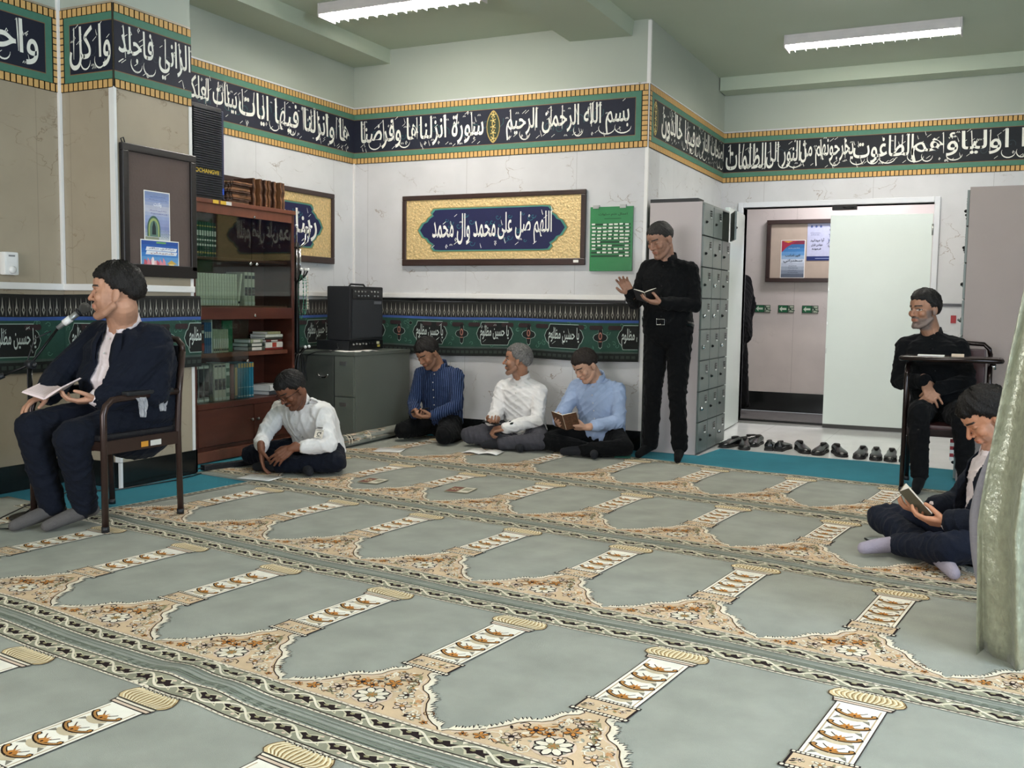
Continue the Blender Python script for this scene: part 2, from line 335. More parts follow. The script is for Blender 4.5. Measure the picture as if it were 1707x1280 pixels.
# white corner profiles, cable trunking
cr = G(); cr.box(PX-.012, PX+.006, PY0-.006, PY0+.012, .158, 2.37); cr.box(PX-.04, PX-.012, PY0-.003, PY0+.002, .158, 2.37)
struct('trim_6', cr, white, 'white corner strip on the near edge of the pier')
struct('trim_7', G().box(PX-.02, PX+.004, PY1-.02, PY1+.004, .158, 2.37), white, 'white corner strip on the far edge of the pier')
struct('trim_8', G().box(XL, XL+.02, PY0-.022, PY0-.001, 1.19, 3.3, 0, .003), white, 'white cable conduit running up the inner corner')
struct('trim_9', G().box(XB, XB+.016, YB-.016, YB, .158, 2.37), white, 'white strip in the inner corner')
struct('trim_10', G().box(XC-.022, XC+.004, YB-.004, YB+.02, .158, ZC-.01), white, 'white strip on the outer corner by the lockers')
def trunk(name, x0, x1, y0, y1, label): return struct(name, G().box(x0, x1, y0, y1, 1.185, 1.225, 0, .005), white, label)
trunk('trim_11', XB+.02, XC-.15, YB-.025, YB, 'white cable trunking along the back wall above the banner')
trunk('trim_12', XB, XB+.025, 6.06, YB-.026, 'white cable trunking on the left rear wall')
trunk('trim_13', PX, PX+.02, PY0-.0, PY1, 'white cable trunking round the pier')
trunk('trim_14', XL, XL+.02, -3, PY0-.021, 'white cable trunking on the left wall')
trunk('trim_15', XL+.0, PX+.02, PY0-.02, PY0-.0005, 'white cable trunking on the pier end')
# black strip under the trunking
stripm = mat('black_gloss_strip', '121212', .25)
g = G(); g.box(XB, XC-.15, YB-.012, YB, 1.16, 1.182); g.box(DX1+.05, 1, YD-.01, YD, 1.18, 1.205)
struct('trim_16', g, stripm, 'black strip below the trunking')
# painted bounds of the corner where the back wall meets the lockers is left plain
# ---------------------------------------------------------------- calligraphy friezes
NAVY, TEAL, TAN, CREAM = '0d1226', '467561', 'c9a063', 'e8e6da'
def harakat(a, x0, x1, y0, y1, seed, n, c=CREAM, w=.006):
    R = random.Random(seed)
    for i in range(n):
        x = R.uniform(x0, x1); y = R.choice((R.uniform(y0+.0, y0+(y1-y0)*.2), R.uniform(y0+(y1-y0)*.62, y1))); k = R.random(); s = R.uniform(.018, .03)
        if k < .4: a.stroke([(x-s*.6, y-s*.4), (x+s*.6, y+s*.5)], w, 8, c, taper=True)
        elif k < .6: a.stroke([(x-s*.5, y), (x-s*.2, y+s*.5), (x, y), (x+s*.25, y+s*.5), (x+s*.5, y)], w*.7, 8, c)
        elif k < .8: a.stroke([(x, y-s*.5), (x-s*.3, y), (x, y+s*.6), (x+s*.35, y+.1*s), (x, y-.1*s)], w*.8, 8, c)
        else: a.stroke([(x-s*.3, y+s), (x-s*.05, y), (x+s*.2, y-s*.8), (x+s*.5, y-s*.4)], w*.8, 8, c, taper=True)
def sweeps(a, x0, x1, y0, y1, seed, c=CREAM):
    """tall uprights and long bowls that interlace the line of writing"""
    R = random.Random(seed); H = y1-y0; x = x0+.04
    while x < x1-.05:
        if R.random() < .6: k = R.uniform(-.012, .012); a.stroke([(x+k, y0+H*.30), (x+k*.5, y0+H*.6), (x-k*.4, y1-H*.05), (x-k*.4-.010, y1-H*.10)], .009, 8, c, taper=True)
        else: w = R.uniform(.04, .075); a.stroke([(x+w*cos(q), y0+H*.24+H*.17*sin(q)) for q in [2.7+i*.36 for i in range(11)]], .010, 8, c, taper=True)
        x += R.uniform(.085, .15)
def frieze(name, p0, p1, nrm, label, texts, ends=(0, 0), seed=1, medal=None, tone=NAVY, swirl='1d4a4c'):
    """band from p0 to p1 (left to right as seen); texts: list of (text, u0, u1)"""
    z0, z1 = 2.365, 2.845; h = z1-z0; p0 = Vector((*p0, 0)); p1 = Vector((*p1, 0)); L = (p1-p0).length; d = (p1-p0)/L; n = Vector((*nrm, 0))
    t = thing(name, label, 'frieze', (p0.x, p0.y, z0))
    def fn(u, v, k): q = p0+d*u+n*(.007+k); return (q.x, q.y, z0+v)
    a = Art(); a.rect(0, L, 0, h, 0, '2a2013')
    N = max(1, int(L/.0375)); st = L/N; dh = h*.105
    for i in range(N):
        for v0 in (0, h-dh): a.rect(i*st+.0055, (i+1)*st-.0025, v0+.003, v0+dh-.003, 1, TAN)
    e0 = .055 if ends[0] else 0; e1 = .055 if ends[1] else 0
    for e, x0, x1 in ((ends[0], .0, .05), (ends[1], L-.05, L)):
        if e:
            a.rect(x0, x1, dh, h-dh, 1, '2a2013')
            for i in range(10): a.rect(x0+.003, x1-.003, dh+(h-2*dh)/10*i+.004, dh+(h-2*dh)/10*(i+1)-.003, 2, TAN)
    b = G(); c0 = p0+n*.001; 
    vs = [p0+n*.001, p1+n*.001, p1+n*.007, p0+n*.007]; b.add([(v.x, v.y, z) for z in (z0, z1) for v in vs], [(0, 1, 2, 3), (4, 7, 6, 5), (0, 4, 5, 1), (1, 5, 6, 2), (2, 6, 7, 3), (3, 7, 4, 0)])
    obj('backing', b, mat('banner_vinyl', '2a2013', .6), t, world=True)
    a.obj('brick_border', fn, ART, t, world=True)
    a = Art(); a.rect(e0, L-e1, dh, h-dh, 2, TEAL)
    g0 = e0+(.045 if ends[0] else 0); g1 = L-e1-(.045 if ends[1] else 0); y0, y1 = h*.205, h*.795
    a.rect(g0, g1, y0-.005, y1+.005, 3, '7a5a3c'); a.rect(g0+.004*(ends[0] > 0), g1-.004*(ends[1] > 0), y0, y1, 4, tone)
    R = random.Random(seed)
    x = g0+.1
    while x < g1-.1:
        s = R.choice((1, -1)); cy = (y0+y1)/2+R.uniform(-.05, .05); r = R.uniform(.03, .06)
        a.stroke([(x+r*k/9*cos(k*.75), cy+s*r*k/9*sin(k*.75)) for k in range(10)], .006, 5, swirl); x += R.uniform(.07, .13)
    a.obj('ground', fn, ART, t, world=True)
    a = Art()
    if medal:
        cx, cy = medal, h/2; mh = (y1-y0)*.47
        for s_, c_, l_ in ((1, 'b59a55', 6), (.9, '26341f', 7)):
            a.poly([(cx+.062*s_*cos(q)*(1-.35*abs(sin(q))**3), cy+mh*s_*sin(q)) for q in [2*pi*i/20 for i in range(20)]], l_, c_)
        for i in range(5): a.flower(cx, cy+(i-2)*mh*.36, .03, 8, 'b59a55', 'd8c27e', n=5, rot=i)
    for T, u0, u1 in texts:
        a.text(T, u0, u1, y0+.022, y1-.012, 7, CREAM); harakat(a, u0, u1, y0+.012, y1-.008, seed+int(u0*10), int((u1-u0)*40)); sweeps(a, u0, u1, y0, y1, seed+int(u0*7))
    a.obj('lettering', fn, ART, t, world=True)
    return t
frieze('calligraphy_frieze', (XB, YB), (XC-.004, YB), (0, -1), 'long navy calligraphy frieze on the back wall with a gold oval medallion',
       [('بسم الله الرحمن الرحيم', 1.52, 2.585), ('سورة انزلناها وفرضنا', .08, 1.31)], (0, 1), 3, medal=1.40)
frieze('calligraphy_frieze', (XB, PY1), (XB, YB), (1, 0), 'navy calligraphy frieze on the left rear wall above the bookcase',
       [('ها وانزلنا فيها ايات', 1.02, 2.44), ('بينات لعلكم تذكرون', .12, 1.0)], (0, 0), 5)
frieze('calligraphy_frieze', (PX, PY0), (PX, PY1), (1, 0), 'calligraphy frieze on the pier face above the framed notice board', [('الزاني فاجلد', .03, .60)], (0, 0), 8, swirl='26303a')
frieze('calligraphy_frieze', (XL, PY0), (PX, PY0), (0, -1), 'short calligraphy frieze end on the narrow side of the pier', [('وا كل', .10, .44)], (1, 0), 9, swirl='26303a')
frieze('calligraphy_frieze', (XL, .6), (XL, PY0), (1, 0), 'calligraphy frieze at the far left, left of the white conduit', [('مائة جلدة', 2.2, 3.0), ('واحد', 3.04, 3.42)], (0, 1), 10, swirl='26303a')
frieze('calligraphy_frieze', (XC, YB), (XC, YD), (1, 0), 'calligraphy frieze on the short wall above the lockers', [('اصحاب النار هم', 1.3, 2.32), ('فيها خالدون', .3, 1.28)], (1, 0), 11, medal=.14, tone='12181c', swirl='2a3c36')
frieze('calligraphy_frieze', (XC, YD), (2.2, YD), (0, -1), 'long black calligraphy frieze above the doorway',
       [('كفروا اولياؤهم', 1.72, 3.1), ('الطاغوت', 1.22, 1.74), ('يخرجونهم من', .74, 1.22), ('النور الى', .42, .74), ('الظلمات', .03, .42)], (0, 0), 12, tone='10131a', swirl='23343a')
# ---------------------------------------------------------------- mourning banner cloths
clothm = mat('banner_cloth', attr=True, rough=.9, var=.10, scale=14, bump=.2, bscale=90)
def banner(p0, p1, nrm, label, phase=0, sag=.0, period=.63, z0=.70, z1=1.16, seed=0):
    p0 = Vector((*p0, 0)); p1 = Vector((*p1, 0)); L = (p1-p0).length; d = (p1-p0)/L; n = Vector((*nrm, 0)); H = z1-z0
    t = thing('mourning_banner', label, 'banner', (p0.x, p0.y, z0))
    def fn(u, v, k):
        wv = .0014*sin(u*9+seed)+.0008*sin(u*23+v*5+seed)
        q = p0+d*u+n*(.026+wv+k); return (q.x, q.y, z0+v+.006*sin(u*5+seed)*(1 if v < H*.5 else .6))
    g = G(); K = max(4, int(L/.06)); J = 5
    for i in range(K+1):
        for j in range(J+1): g.v.append(fn(L*i/K, H*j/J, -.003))
    g.f = [(i*(J+1)+j, (i+1)*(J+1)+j, (i+1)*(J+1)+j+1, i*(J+1)+j+1) for i in range(K) for j in range(J)]; g.m = [0]*len(g.f); g.sm = [True]*len(g.f)
    obj('cloth', g, mat('black_banner_cloth', '0f1211', .9, bump=.15), t, world=True, solid=.003)
    a = Art(); v = lambda f: H*(1-f); st = .045
    def strip(f0, f1, lv, c):
        for i in range(K): a.rect(L*i/K, L*(i+1)/K+.0005, v(f1), v(f0), lv, c)
    strip(.02, .29, 1, '161412'); strip(.29, .335, 1, '33508f'); strip(.335, .83, 1, '1f4236'); strip(.83, .86, 1, '3c4a44'); strip(.86, 1, 1, '141816')
    for i in range(int(L/st)):
        x = (i+.5)*st
        a.poly([(x, v(.27)), (x-.011, v(.2)), (x-.004, v(.14)), (x, v(.04)), (x+.004, v(.14)), (x+.011, v(.2))], 3, '8d8a80'); a.ell(x, v(.2), .005, .011, 4, '1a1614', 6)
        a.poly([(x+st/2-.003, v(.28)), (x+st/2, v(.07)), (x+st/2+.003, v(.28))], 3, '6d6960')
        a.rect(x-.016, x+.016, v(.95), v(.90), 3, '2c3530')
    x = phase-period*8
    while x < L+period:
        if -.3 < x < L+.3:
            def inside(xx): return 0 < xx < L
            for k, (hw, hh, c, lv) in enumerate(((.175, .098, '93a79c', 4), (.170, .093, '0c0f0e', 5))):
                pts = [(x+hw*sgn*fx, H*.415+hh*fy) for sgn, fx, fy in ((-1, .72, 1), (1, .72, 1), (1, .80, .62), (1, .90, .45), (1, 1, 0), (1, .90, -.45), (1, .80, -.62), (1, .72, -1), (-1, .72, -1), (-1, .80, -.62), (-1, .90, -.45), (-1, 1, 0), (-1, .90, .45), (-1, .80, .62))]
                pts = [(min(max(px, 0), L), py) for px, py in pts]
                if len(set(pts)) > 4: a.poly(pts, lv, c)
            if x > -.1 and x < L+.1:
                for q_ in glyphs('يا حسين مظلوم', x-.135, x+.135, H*.415-.07, H*.415+.072):
                    if all(.005 < p_[0] < L-.005 for p_ in q_): a.poly(q_, 9, 'b9c2bb')
            if x-.14 > 0 and x+.14 < L:
                 harakat(a, x-.12, x+.12, H*.415-.07, H*.415+.08, int(x*99), 5, 'b9c2bb', .004)
            for s_ in (1,):
                q = x+period/2
                if inside(q-.06) and inside(q+.06):
                    for r, c, lv in ((.064, '93a79c', 4), (.059, '0c0f0e', 5)):
                        a.poly([(q+r*(.72+.28*cos(4*b))*cos(b)*1.0, H*.415+r*1.45*(.76+.24*cos(4*b))*sin(b)) for b in [2*pi*i/24 for i in range(24)]], lv, c)
                    a.ell(q, H*.44, .016, .03, 6, 'a06a5a', 10); a.ell(q, H*.44, .009, .02, 7, '2a1412', 8); a.rect(q-.014, q+.014, H*.44-.048, H*.44-.040, 6, 'a06a5a')
            for k in range(4):
                q = x-period/2+.12+k*period/4
                if inside(q-.07) and inside(q+.07):
                    if k == 0 and int(x*10) % 2: a.ell(q, v(.42), .018, .016, 5, '10100f', 8); a.stroke([(q+.018*cos(b), v(.42)+.016*sin(b)) for b in [2*pi*i/10 for i in range(10)]], .003, 6, '5c7f6c', True)
                    else: a.poly([(q+.058*ux, v(.42)+.017*uy) for ux, uy in ((-1, 0), (-.85, 1), (.85, 1), (1, 0), (.85, -1), (-.85, -1))], 5, '2b1a1c')
            R = random.Random(int(x*50)+seed)
            for k in range(26):
                q = x+R.uniform(-period/2, period/2); qq = H*.415+R.choice((1, -1))*R.uniform(.035, .1)
                dx = min(abs(q-x)/.17, 9); 
                if inside(q-.02) and inside(q+.02) and (dx > 1 or abs(qq-H*.415) > .097) and abs(abs(q-x)-period/2) > .06: 
                    b0 = R.uniform(0, 6); a.stroke([(q+.022*k2/6*cos(b0+k2), qq+.022*k2/6*sin(b0+k2)) for k2 in range(7)], .0035, 3, '4f7d68')
        x += period
    a.obj('woven_pattern', fn, clothm, t, world=True, step=.0013); return t
banner((XB+.04, YB), (XC-.03, YB), (0, -1), 'long black and green mourning banner cloth along the back wall', phase=XB and 1.41-.0)
banner((XB, 6.1), (XB, YB-.04), (1, 0), 'piece of mourning banner on the left rear wall behind the coat stand', phase=.62, seed=3)
banner((PX, PY0+.02), (PX, PY1+.04), (1, 0), 'mourning banner piece wrapped on the pier face beside the bookcase', phase=.02, seed=5)
banner((XL+.02, PY0), (PX, PY0), (0, -1), 'mourning banner piece across the narrow side of the pier', phase=.22, seed=6)
banner((XL, .6), (XL, PY0-.03), (1, 0), 'mourning banner along the far left wall behind the seated man', phase=3.2, seed=7)
# ---------------------------------------------------------------- floor coverings
TH = .1198                                              # the rugs lie a few degrees off the walls
def rug2w(a, b): return (a*cos(TH)+b*sin(TH), -a*sin(TH)+b*cos(TH))
felt = mat('teal_felt', '1c7283', .95, var=.07, scale=5, bump=.3, bscale=300)
g = G(); g.prism([(-5.06, .3), (-5.06, 4.15), (-4.60, 4.15), (-4.60, 4.80), (-5.12, 4.80), (-5.12, 7.27), (-2.38, 7.27), (-1.93, 7.27), (-1.88, 7.74), (-1.2, 7.67), (-.8, 7.68), (-.3, 7.61), (.9, 7.5), (2.6, 7.4), (2.6, .3)], .0005, .005)
tag(obj('felt_mat', g, felt), 'teal felt mat under the rugs, bare in front of the shoes', 'mat', kind='structure')
SAGE, DARK, CR, PEACH, OR_, OL, PK, GR = '959c8a', '2a2020', 'e4dac6', 'cfb595', 'ab7d4a', '8f8868', 'd6c0ac', '9a9788'
P = .595
def split_poly(p, st=.045):
    """quads are cut into short pieces so that the pattern can follow the pile"""
    if len(p) != 4: return [p]
    e0 = hypot(p[1][0]-p[0][0], p[1][1]-p[0][1]); e1 = hypot(p[3][0]-p[0][0], p[3][1]-p[0][1]); n = max(1, int(e0/st+.5)); m = max(1, int(e1/st+.5))
    if n*m == 1: return [p]
    q = lambda u, v: ip(ip(p[0], p[1], u), ip(p[3], p[2], u), v)
    return [[q(i/n, j/m), q((i+1)/n, j/m), q((i+1)/n, (j+1)/m), q(i/n, (j+1)/m)] for i in range(n) for j in range(m)]
def niche_tile():
    """one prayer niche of the woven rug, centred on its column; s runs away from the viewer"""
    a = Art(); h = P/2; R = random.Random(4)
    # plain strips, border bands
    for (y0, y1, flip) in ((.042, .135, 1), (-.966, -.874, -1)):
        a.rect(-h, h, y0, y1, 1, CR); a.rect(-h, h, y0+.007, y1-.007, 2, DARK); a.rect(-h, h, y0+.012, y1-.012, 3, '93917e')
        n = 6; w = P/n; yc = (y0+y1)/2
        for i in range(n):
            x = -h+(i+.5)*w; f = 1 if i % 2 else -1
            a.stroke([(x-w*.5+w*k/8, yc+f*.026*sin(pi*k/8)) for k in range(9)], .007, 7, CR)
            a.poly([(x+dx*w*1.35, yc+dy*.054) for dx, dy in ((-.42, .15), (-.3, .42), (-.12, .2), (.1, .5), (.2, .12), (.42, .3), (.3, -.15), (.38, -.45), (.05, -.22), (-.12, -.5), (-.22, -.12))], 4, 'c9c1a6')
            a.poly([(x+dx*w*1.08, yc+dy*.038) for dx, dy in ((-.42, .15), (-.3, .42), (-.12, .2), (.1, .5), (.2, .12), (.42, .3), (.3, -.15), (.38, -.45), (.05, -.22), (-.12, -.5), (-.22, -.12))], 5, DARK)
            a.ell(x-.1*w, yc+.004, .009, .006, 6, OL, 6); a.ell(x+.22*w, yc-f*.022, .007, .005, 6, PK, 6)
            a.poly([(x+w*.5-.008, yc-.033*f), (x+w*.5, yc-.018*f), (x+w*.5+.008, yc-.033*f)], 6, CR)
        for i in range(24):
            x = -h+(i+.5)*P/24
            for yy in (y0+.0035, y1-.0035): a.rect(x-.004, x+.003, yy-.0013, yy+.0013, 4, '6b4f45')
    a.stroke([(-h, -.868), (h, -.868)], .004, 2, '5b4038'); a.rect(-h, h, -.874, -.870, 2, PK)
    for q in (-.975, -.99, -1.01, -1.028): a.rect(-h, h, q, q+.003, 1, '737c6e')
    for q in (.145, .158): a.rect(-h, h, q, q+.003, 1, '7f8878')
    # spandrel outline: half profile from the base block to the arch point
    prof = [(.05, -.548), (.040, -.56), (.046, -.58), (.072, -.60), (.082, -.625), (.086, -.652), (.105, -.675), (.135, -.69), (.158, -.714), (.172, -.745), (.20, -.785), (.235, -.82), (.262, -.838), (.285, -.848), (h, -.862)]
    for sg in (-1, 1):
        pr = [(sg*x, y) for x, y in prof]
        # leafy fringe
        for i in range(len(pr)-2):
            for k in range(3):
                p = ip(pr[i], pr[i+1], k/3); q = ip(pr[i], pr[i+1], k/3+.3); dx, dy = q[0]-p[0], q[1]-p[1]; l = hypot(dx, dy) or 1; nx, ny = (-dy/l, dx/l)
                if nx*sg < 0: nx, ny = -nx, -ny
                e = R.uniform(.014, .028); tx, ty = dx/l*.011, dy/l*.011
                tip = (p[0]+nx*e-tx*.8, p[1]+ny*e-ty*.8)
                a.poly([(p[0]-tx*1.25, p[1]-ty*1.25), (tip[0]-tx*.35+nx*.003, tip[1]-ty*.35+ny*.003), (p[0]+tx*1.3, p[1]+ty*1.3)], 2, DARK)
                a.poly([(p[0]-tx*.9, p[1]-ty*.9), tip, (p[0]+tx*.8, p[1]+ty*.8)], 3, CR)
    out = [(x, y) for x, y in prof]+[(h, -.870), (-h, -.870)]+[(-x, y) for x, y in prof[::-1]]
    full = [(-x, y) for x, y in prof[::-1]]+prof
    # fill as quads between mirrored profile points
    for i in range(len(prof)-1):
        (x0, y0), (x1, y1) = prof[i], prof[i+1]; a.poly([(-x0, y0), (x0, y0), (x1, y1), (-x1, y1)], 4, PEACH)
    a.rect(-h, h, -.870, -.862, 4, PEACH)
    for sg in (-1, 1):
        pr = [(sg*x, y) for x, y in prof]; a.stroke(pr, .007, 5, CR); a.stroke([(x-sg*.006, y-.003) for x, y in pr], .0035, 6, DARK)
        a.stroke([(x-sg*.017, y-.006) for x, y in pr[3:-1]], .006, 5, PK)
    a.stroke([(-.03, -.60), (-.055, -.64), (-.05, -.68), (-.085, -.72)], .010, 6, OR_); a.stroke([(.03, -.60), (.055, -.64), (.05, -.68), (.085, -.72)], .010, 6, OL)
    for i in range(125):                                   # scattered leaves and sprigs
        y = R.uniform(-.855, -.60); xm = [x for x, yy in prof if yy <= y+.03][0]-.02; x = R.uniform(-xm, xm); r = R.uniform(.006, .016); q = R.uniform(0, 6.3)
        if hypot(x, y+.792) < .062: continue
        c = R.choice((CR, OR_, OL, CR, 'c9976a', DARK, GR, 'b5a88a', CR))
        a.ell(x, y, r, r*.42, 6, c, 6, q)
        if R.random() < .5: a.stroke([(x, y), (x+r*1.2*cos(q), y+r*1.2*sin(q)), (x+r*1.8*cos(q+.7), y+r*1.8*sin(q+.7))], .0028, 7, DARK)
    a.ell(0, -.792, .062, .058, 8, PK, 16); a.ell(0, -.792, .052, .049, 9, GR, 14)
    a.flower(0, -.792, .055, 10, CR, OR_, DARK, 8); a.flower(0, -.792, .022, 13, OL, OR_, None, 5)
    for fx, fy, r in ((-.085, -.735, .026), (.085, -.735, .026), (-.12, -.80, .028), (.12, -.80, .028), (-.19, -.835, .022), (.19, -.835, .022), (0, -.69, .028), (-.045, -.735, .02), (.05, -.85, .02), (-.07, -.845, .018), (.235, -.85, .013), (-.235, -.85, .013), (.0, -.635, .022)):
        a.flower(fx, fy, r, 9, R.choice((CR, 'c2803f', PK)), R.choice((OR_, DARK)), DARK, 5, R.random()*6)
    for sg in (-1, 1):                                    # curling stems
        for (cx, cy, r) in ((.10, -.77, .035), (.16, -.82, .028), (.045, -.66, .022), (.21, -.80, .02), (.06, -.85, .03), (.125, -.72, .018)):
            a.stroke([(sg*(cx+r*(1-k/11)*cos(k*.8)), cy+r*(1-k/11)*sin(k*.8)) for k in range(9)], .0038, 8, R.choice((DARK, '6d4a30', CR, CR)))
    # column
    a.rect(-.083, .083, -.553, -.452, 4, DARK)
    a.rect(-.076, .076, -.535, -.465, 6, PEACH)
    for sx, yc, hh in ((.088, -.544, .009), (.084, -.456, .007)):
        a.rect(-sx-.003, sx+.003, yc-hh, yc+hh, 6, DARK); n = 14
        for i in range(n): a.ell(-sx+(i+.5)*2*sx/n, yc, sx/n*.86, hh*.72, 7, CR, 7)
    for i in range(16):
        x = R.uniform(-.066, .066); y = R.uniform(-.525, -.475); a.ell(x, y, .009, .004, 7, R.choice((OR_, CR, DARK, OL)), 6, R.random()*3)
    a.flower(0, -.50, .02, 8, CR, OR_, DARK, 5); a.flower(-.05, -.5, .013, 8, PK, DARK, DARK, 5); a.flower(.05, -.5, .013, 8, PK, DARK, DARK, 5)
    a.rect(-.071, .071, -.450, -.070, 4, '3a302c'); a.rect(-.0675, .0675, -.448, -.072, 5, 'efe9dc'); 
    for sg in (-1, 1): a.rect(sg*.0565-.002, sg*.0565+.002, -.448, -.085, 6, 'b9a284')
    for s0 in (-.148, -.234, -.318, -.400):
        a.poly([(.036*cos(q)*(1.1 if abs(sin(q)) < .5 else .9), s0-.018+.022*sin(q)) for q in [2*pi*i/12 for i in range(12)]], 6, 'c7b79b')
        for sg in (-1, 1):
            a.stroke([(sg*x, s0+y) for x, y in ((.0, -.012), (.018, -.009), (.034, -.002), (.046, .006), (.053, .014), (.049, .02), (.043, .016))], .0150, 7, '2a1e16')
            a.stroke([(sg*x, s0+y) for x, y in ((.0, -.011), (.018, -.008), (.034, -.001), (.045, .007), (.051, .014))], .0066, 8, OR_)
            a.ell(sg*.048, s0+.017, .0095, .0085, 7, '2f2218', 9); a.ell(sg*.048, s0+.017, .0058, .005, 8, 'c08a4e', 8)
            a.poly([(sg*.026, s0-.03), (sg*.05, s0-.046), (sg*.043, s0-.022)], 7, '857f72')
            a.stroke([(sg*.012, s0+.012), (sg*.028, s0+.03)], .0035, 7, '4a3a30')
        a.poly([(x, s0+y) for x, y in ((-.02, .0), (-.012, .008), (-.012, .018), (-.004, .01), (0, .024), (.004, .01), (.012, .018), (.012, .008), (.02, .0), (.0, -.012))], 9, 'b97b3b')
        a.ell(0, s0-.004, .004, .005, 10, DARK, 6)
    # collar and fluted cap
    a.poly([(-.089, -.040), (.089, -.040), (.083, -.071), (-.083, -.071)], 5, '3a302c'); a.poly([(-.085, -.043), (.085, -.043), (.081, -.052), (-.081, -.052)], 6, CR); a.poly([(-.080, -.057), (.080, -.057), (.078, -.067), (-.078, -.067)], 6, PK)
    cap_ = [(.088, -.036), (.103, -.022), (.106, -.004), (.098, .018), (.085, .036)]
    for (xa, ya), (xb, yb) in zip(cap_, cap_[1:]): a.poly([(-xa-.004, ya), (xa+.004, ya), (xb+.004, yb), (-xb-.004, yb)], 4, '5b4630'); a.poly([(-xa, ya), (xa, ya), (xb, yb), (-xb, yb)], 5, 'd3bc90')
    for i in range(-6, 7):
        u = i/6.5; a.stroke([(u*.076, -.035), (u*.098, -.018), (u*.105, 0), (u*.096, .018), (u*.08, .034)], .0050, 8, 'efe3c4'); a.stroke([(u*.076+.006, -.034), (u*.098+.006, -.018), (u*.105+.006, 0), (u*.096+.006, .018)], .0030, 8, '8f744c')
    for i in range(9): a.ell(-.08+i*.02, .036, .008, .006, 7, DARK, 6); a.ell(-.08+i*.02, .036, .004, .003, 8, CR, 5)
    return a
TILE = niche_tile()
def wob(a, b): return .006*sin(a*2.1+b*1.3)+.004*sin(a*5.3+b*.7)+.003*sin(a*9.1)
def hump(a, b):
    z = .0022*(1+sin(a*3.1+b*4.7)*sin(a*1.1-b*2.3))
    for (ca, cb, ra, rb, hh) in ((-2.36, 1.86, .10, .10, .020), (-2.16, 1.83, .09, .14, .016), (-4.35, 3.01, .16, .07, .014), (-1.35, 5.38, .3, .06, .010), (-.55, 1.90, .35, .06, .008), (-.95, 3.02, .2, .06, .006)):
        q = ((a-ca)/ra)**2+((b-cb)/rb)**2
        if q < 6: z += hh*math.exp(-q)
    return z
def rug(name, i, b0, a_first, n, label, A00=None):
    """row rug: n niches starting at a_first (first column), reference line b0"""
    t = thing('prayer_rug', label, 'rug', (*rug2w(a_first-P/2, b0-1.04), .005), -TH, 'rows of prayer rugs')
    A0, A1 = (A00 or a_first-P/2), a_first-P/2+n*P; lo, hi = -1.042, .172
    def W(a, s, z=0):
        b = b0+s+wob(a, b0+s)*(1 if abs(s) < 1.2 else 0); x, y = rug2w(a, b); return (x, y, .0105+z+hump(a, b))
    g = G(); K = n*14; J = 26
    for ia in range(K+1):
        for j in range(J+1): g.v.append(W(A0+(A1-A0)*ia/K, lo+(hi-lo)*j/J))
    top = len(g.v); g.f = [(q*(J+1)+j, (q+1)*(J+1)+j, (q+1)*(J+1)+j+1, q*(J+1)+j+1) for q in range(K) for j in range(J)]
    ring = [(q, 0) for q in range(K+1)]+[(K, j) for j in range(1, J+1)]+[(q, J) for q in range(K-1, -1, -1)]+[(0, j) for j in range(J-1, 0, -1)]
    idx = [q*(J+1)+j for q, j in ring]; g.v += [(g.v[k][0], g.v[k][1], .0052) for k in idx]; m = len(idx)
    g.f += [(idx[k], top+k, top+(k+1) % m, idx[(k+1) % m]) for k in range(m)]
    g.m = [0]*len(g.f); g.sm = [True]*len(g.f)
    obj('pile', g, RUG, t, world=True)
    # woven pattern
    pts = []; 
    V = []; F = []; CO = []
    cache = [(q, l, c) for p, l, c in TILE.P for q in split_poly(p)]
    for k in range(n):
        ca = a_first+k*P
        if (k, i) in SKIP: continue
        for p, l, c in cache:
            o = len(V)
            for (x, s) in p: V.append(W(ca+x, s, .0019+l*.00022))
            F.append(tuple(range(o, o+len(p)))); CO += [(*c, 1)]*len(p)
    for e, sg in ((A0, 1), (A1, -1)):                      # end border
        for q in range(26):
            s0 = lo+.07+(hi-lo-.14)*q/26; s1 = lo+.07+(hi-lo-.14)*(q+1)/26
            for (x0, x1, c, l) in ((.012, .055, CR, 14), (.018, .049, DARK, 15), (.022, .045, GR, 16)):
                o = len(V); V += [W(e+sg*x0, s0, .0019+l*.00022), W(e+sg*x1, s0, .0019+l*.00022), W(e+sg*x1, s1, .0019+l*.00022), W(e+sg*x0, s1, .0019+l*.00022)]; F.append((o, o+1, o+2, o+3)); CO += [(*lin(c), 1)]*4
            o = len(V); V += [W(e+sg*x, s, .0019+17*.00022) for x, s in ((.024, s0+.01), (.034, s0+.002), (.043, s0+.014), (.034, s0+.03))]; F.append((o, o+1, o+2, o+3)); CO += [(*lin(DARK), 1)]*4
    me = bpy.data.meshes.new('woven_pattern'); me.from_pydata(V, [], F)
    at = me.color_attributes.new('Col', 'FLOAT_COLOR', 'CORNER'); at.data.foreach_set('color', np.array(CO, dtype=np.float32).ravel()); me.materials.append(WOVEN); me.update()
    me.transform(inv_root(t)); o = bpy.data.objects.new('woven_pattern', me); C.objects.link(o); o.parent = t
    return t
RUG = mat('sage_rug_pile', '9a9c93', .97, var=.10, scale=6, bump=.35, bscale=420, spec=.08, stretch=(1, 1, 1))
SKIP = set()
B3 = 2.865; RP = 1.1755
rug('prayer_rug', 0, B3+3*RP, -2.424-5*P, 11, 'far row of green prayer niches against the back wall, topmost in the photo')
rug('prayer_rug', 1, B3+2*RP, -4.246-1*P, 11, 'second row of prayer niches from the back, under the two lone leaflets')
rug('prayer_rug', 2, B3+RP, -4.310-.0, 10, 'third row of prayer niches from the back, ending beside the pier')
rug('prayer_rug', 3, B3, -4.173-P, 11, 'row of prayer niches under the front legs of the left chair', A00=-5.34)
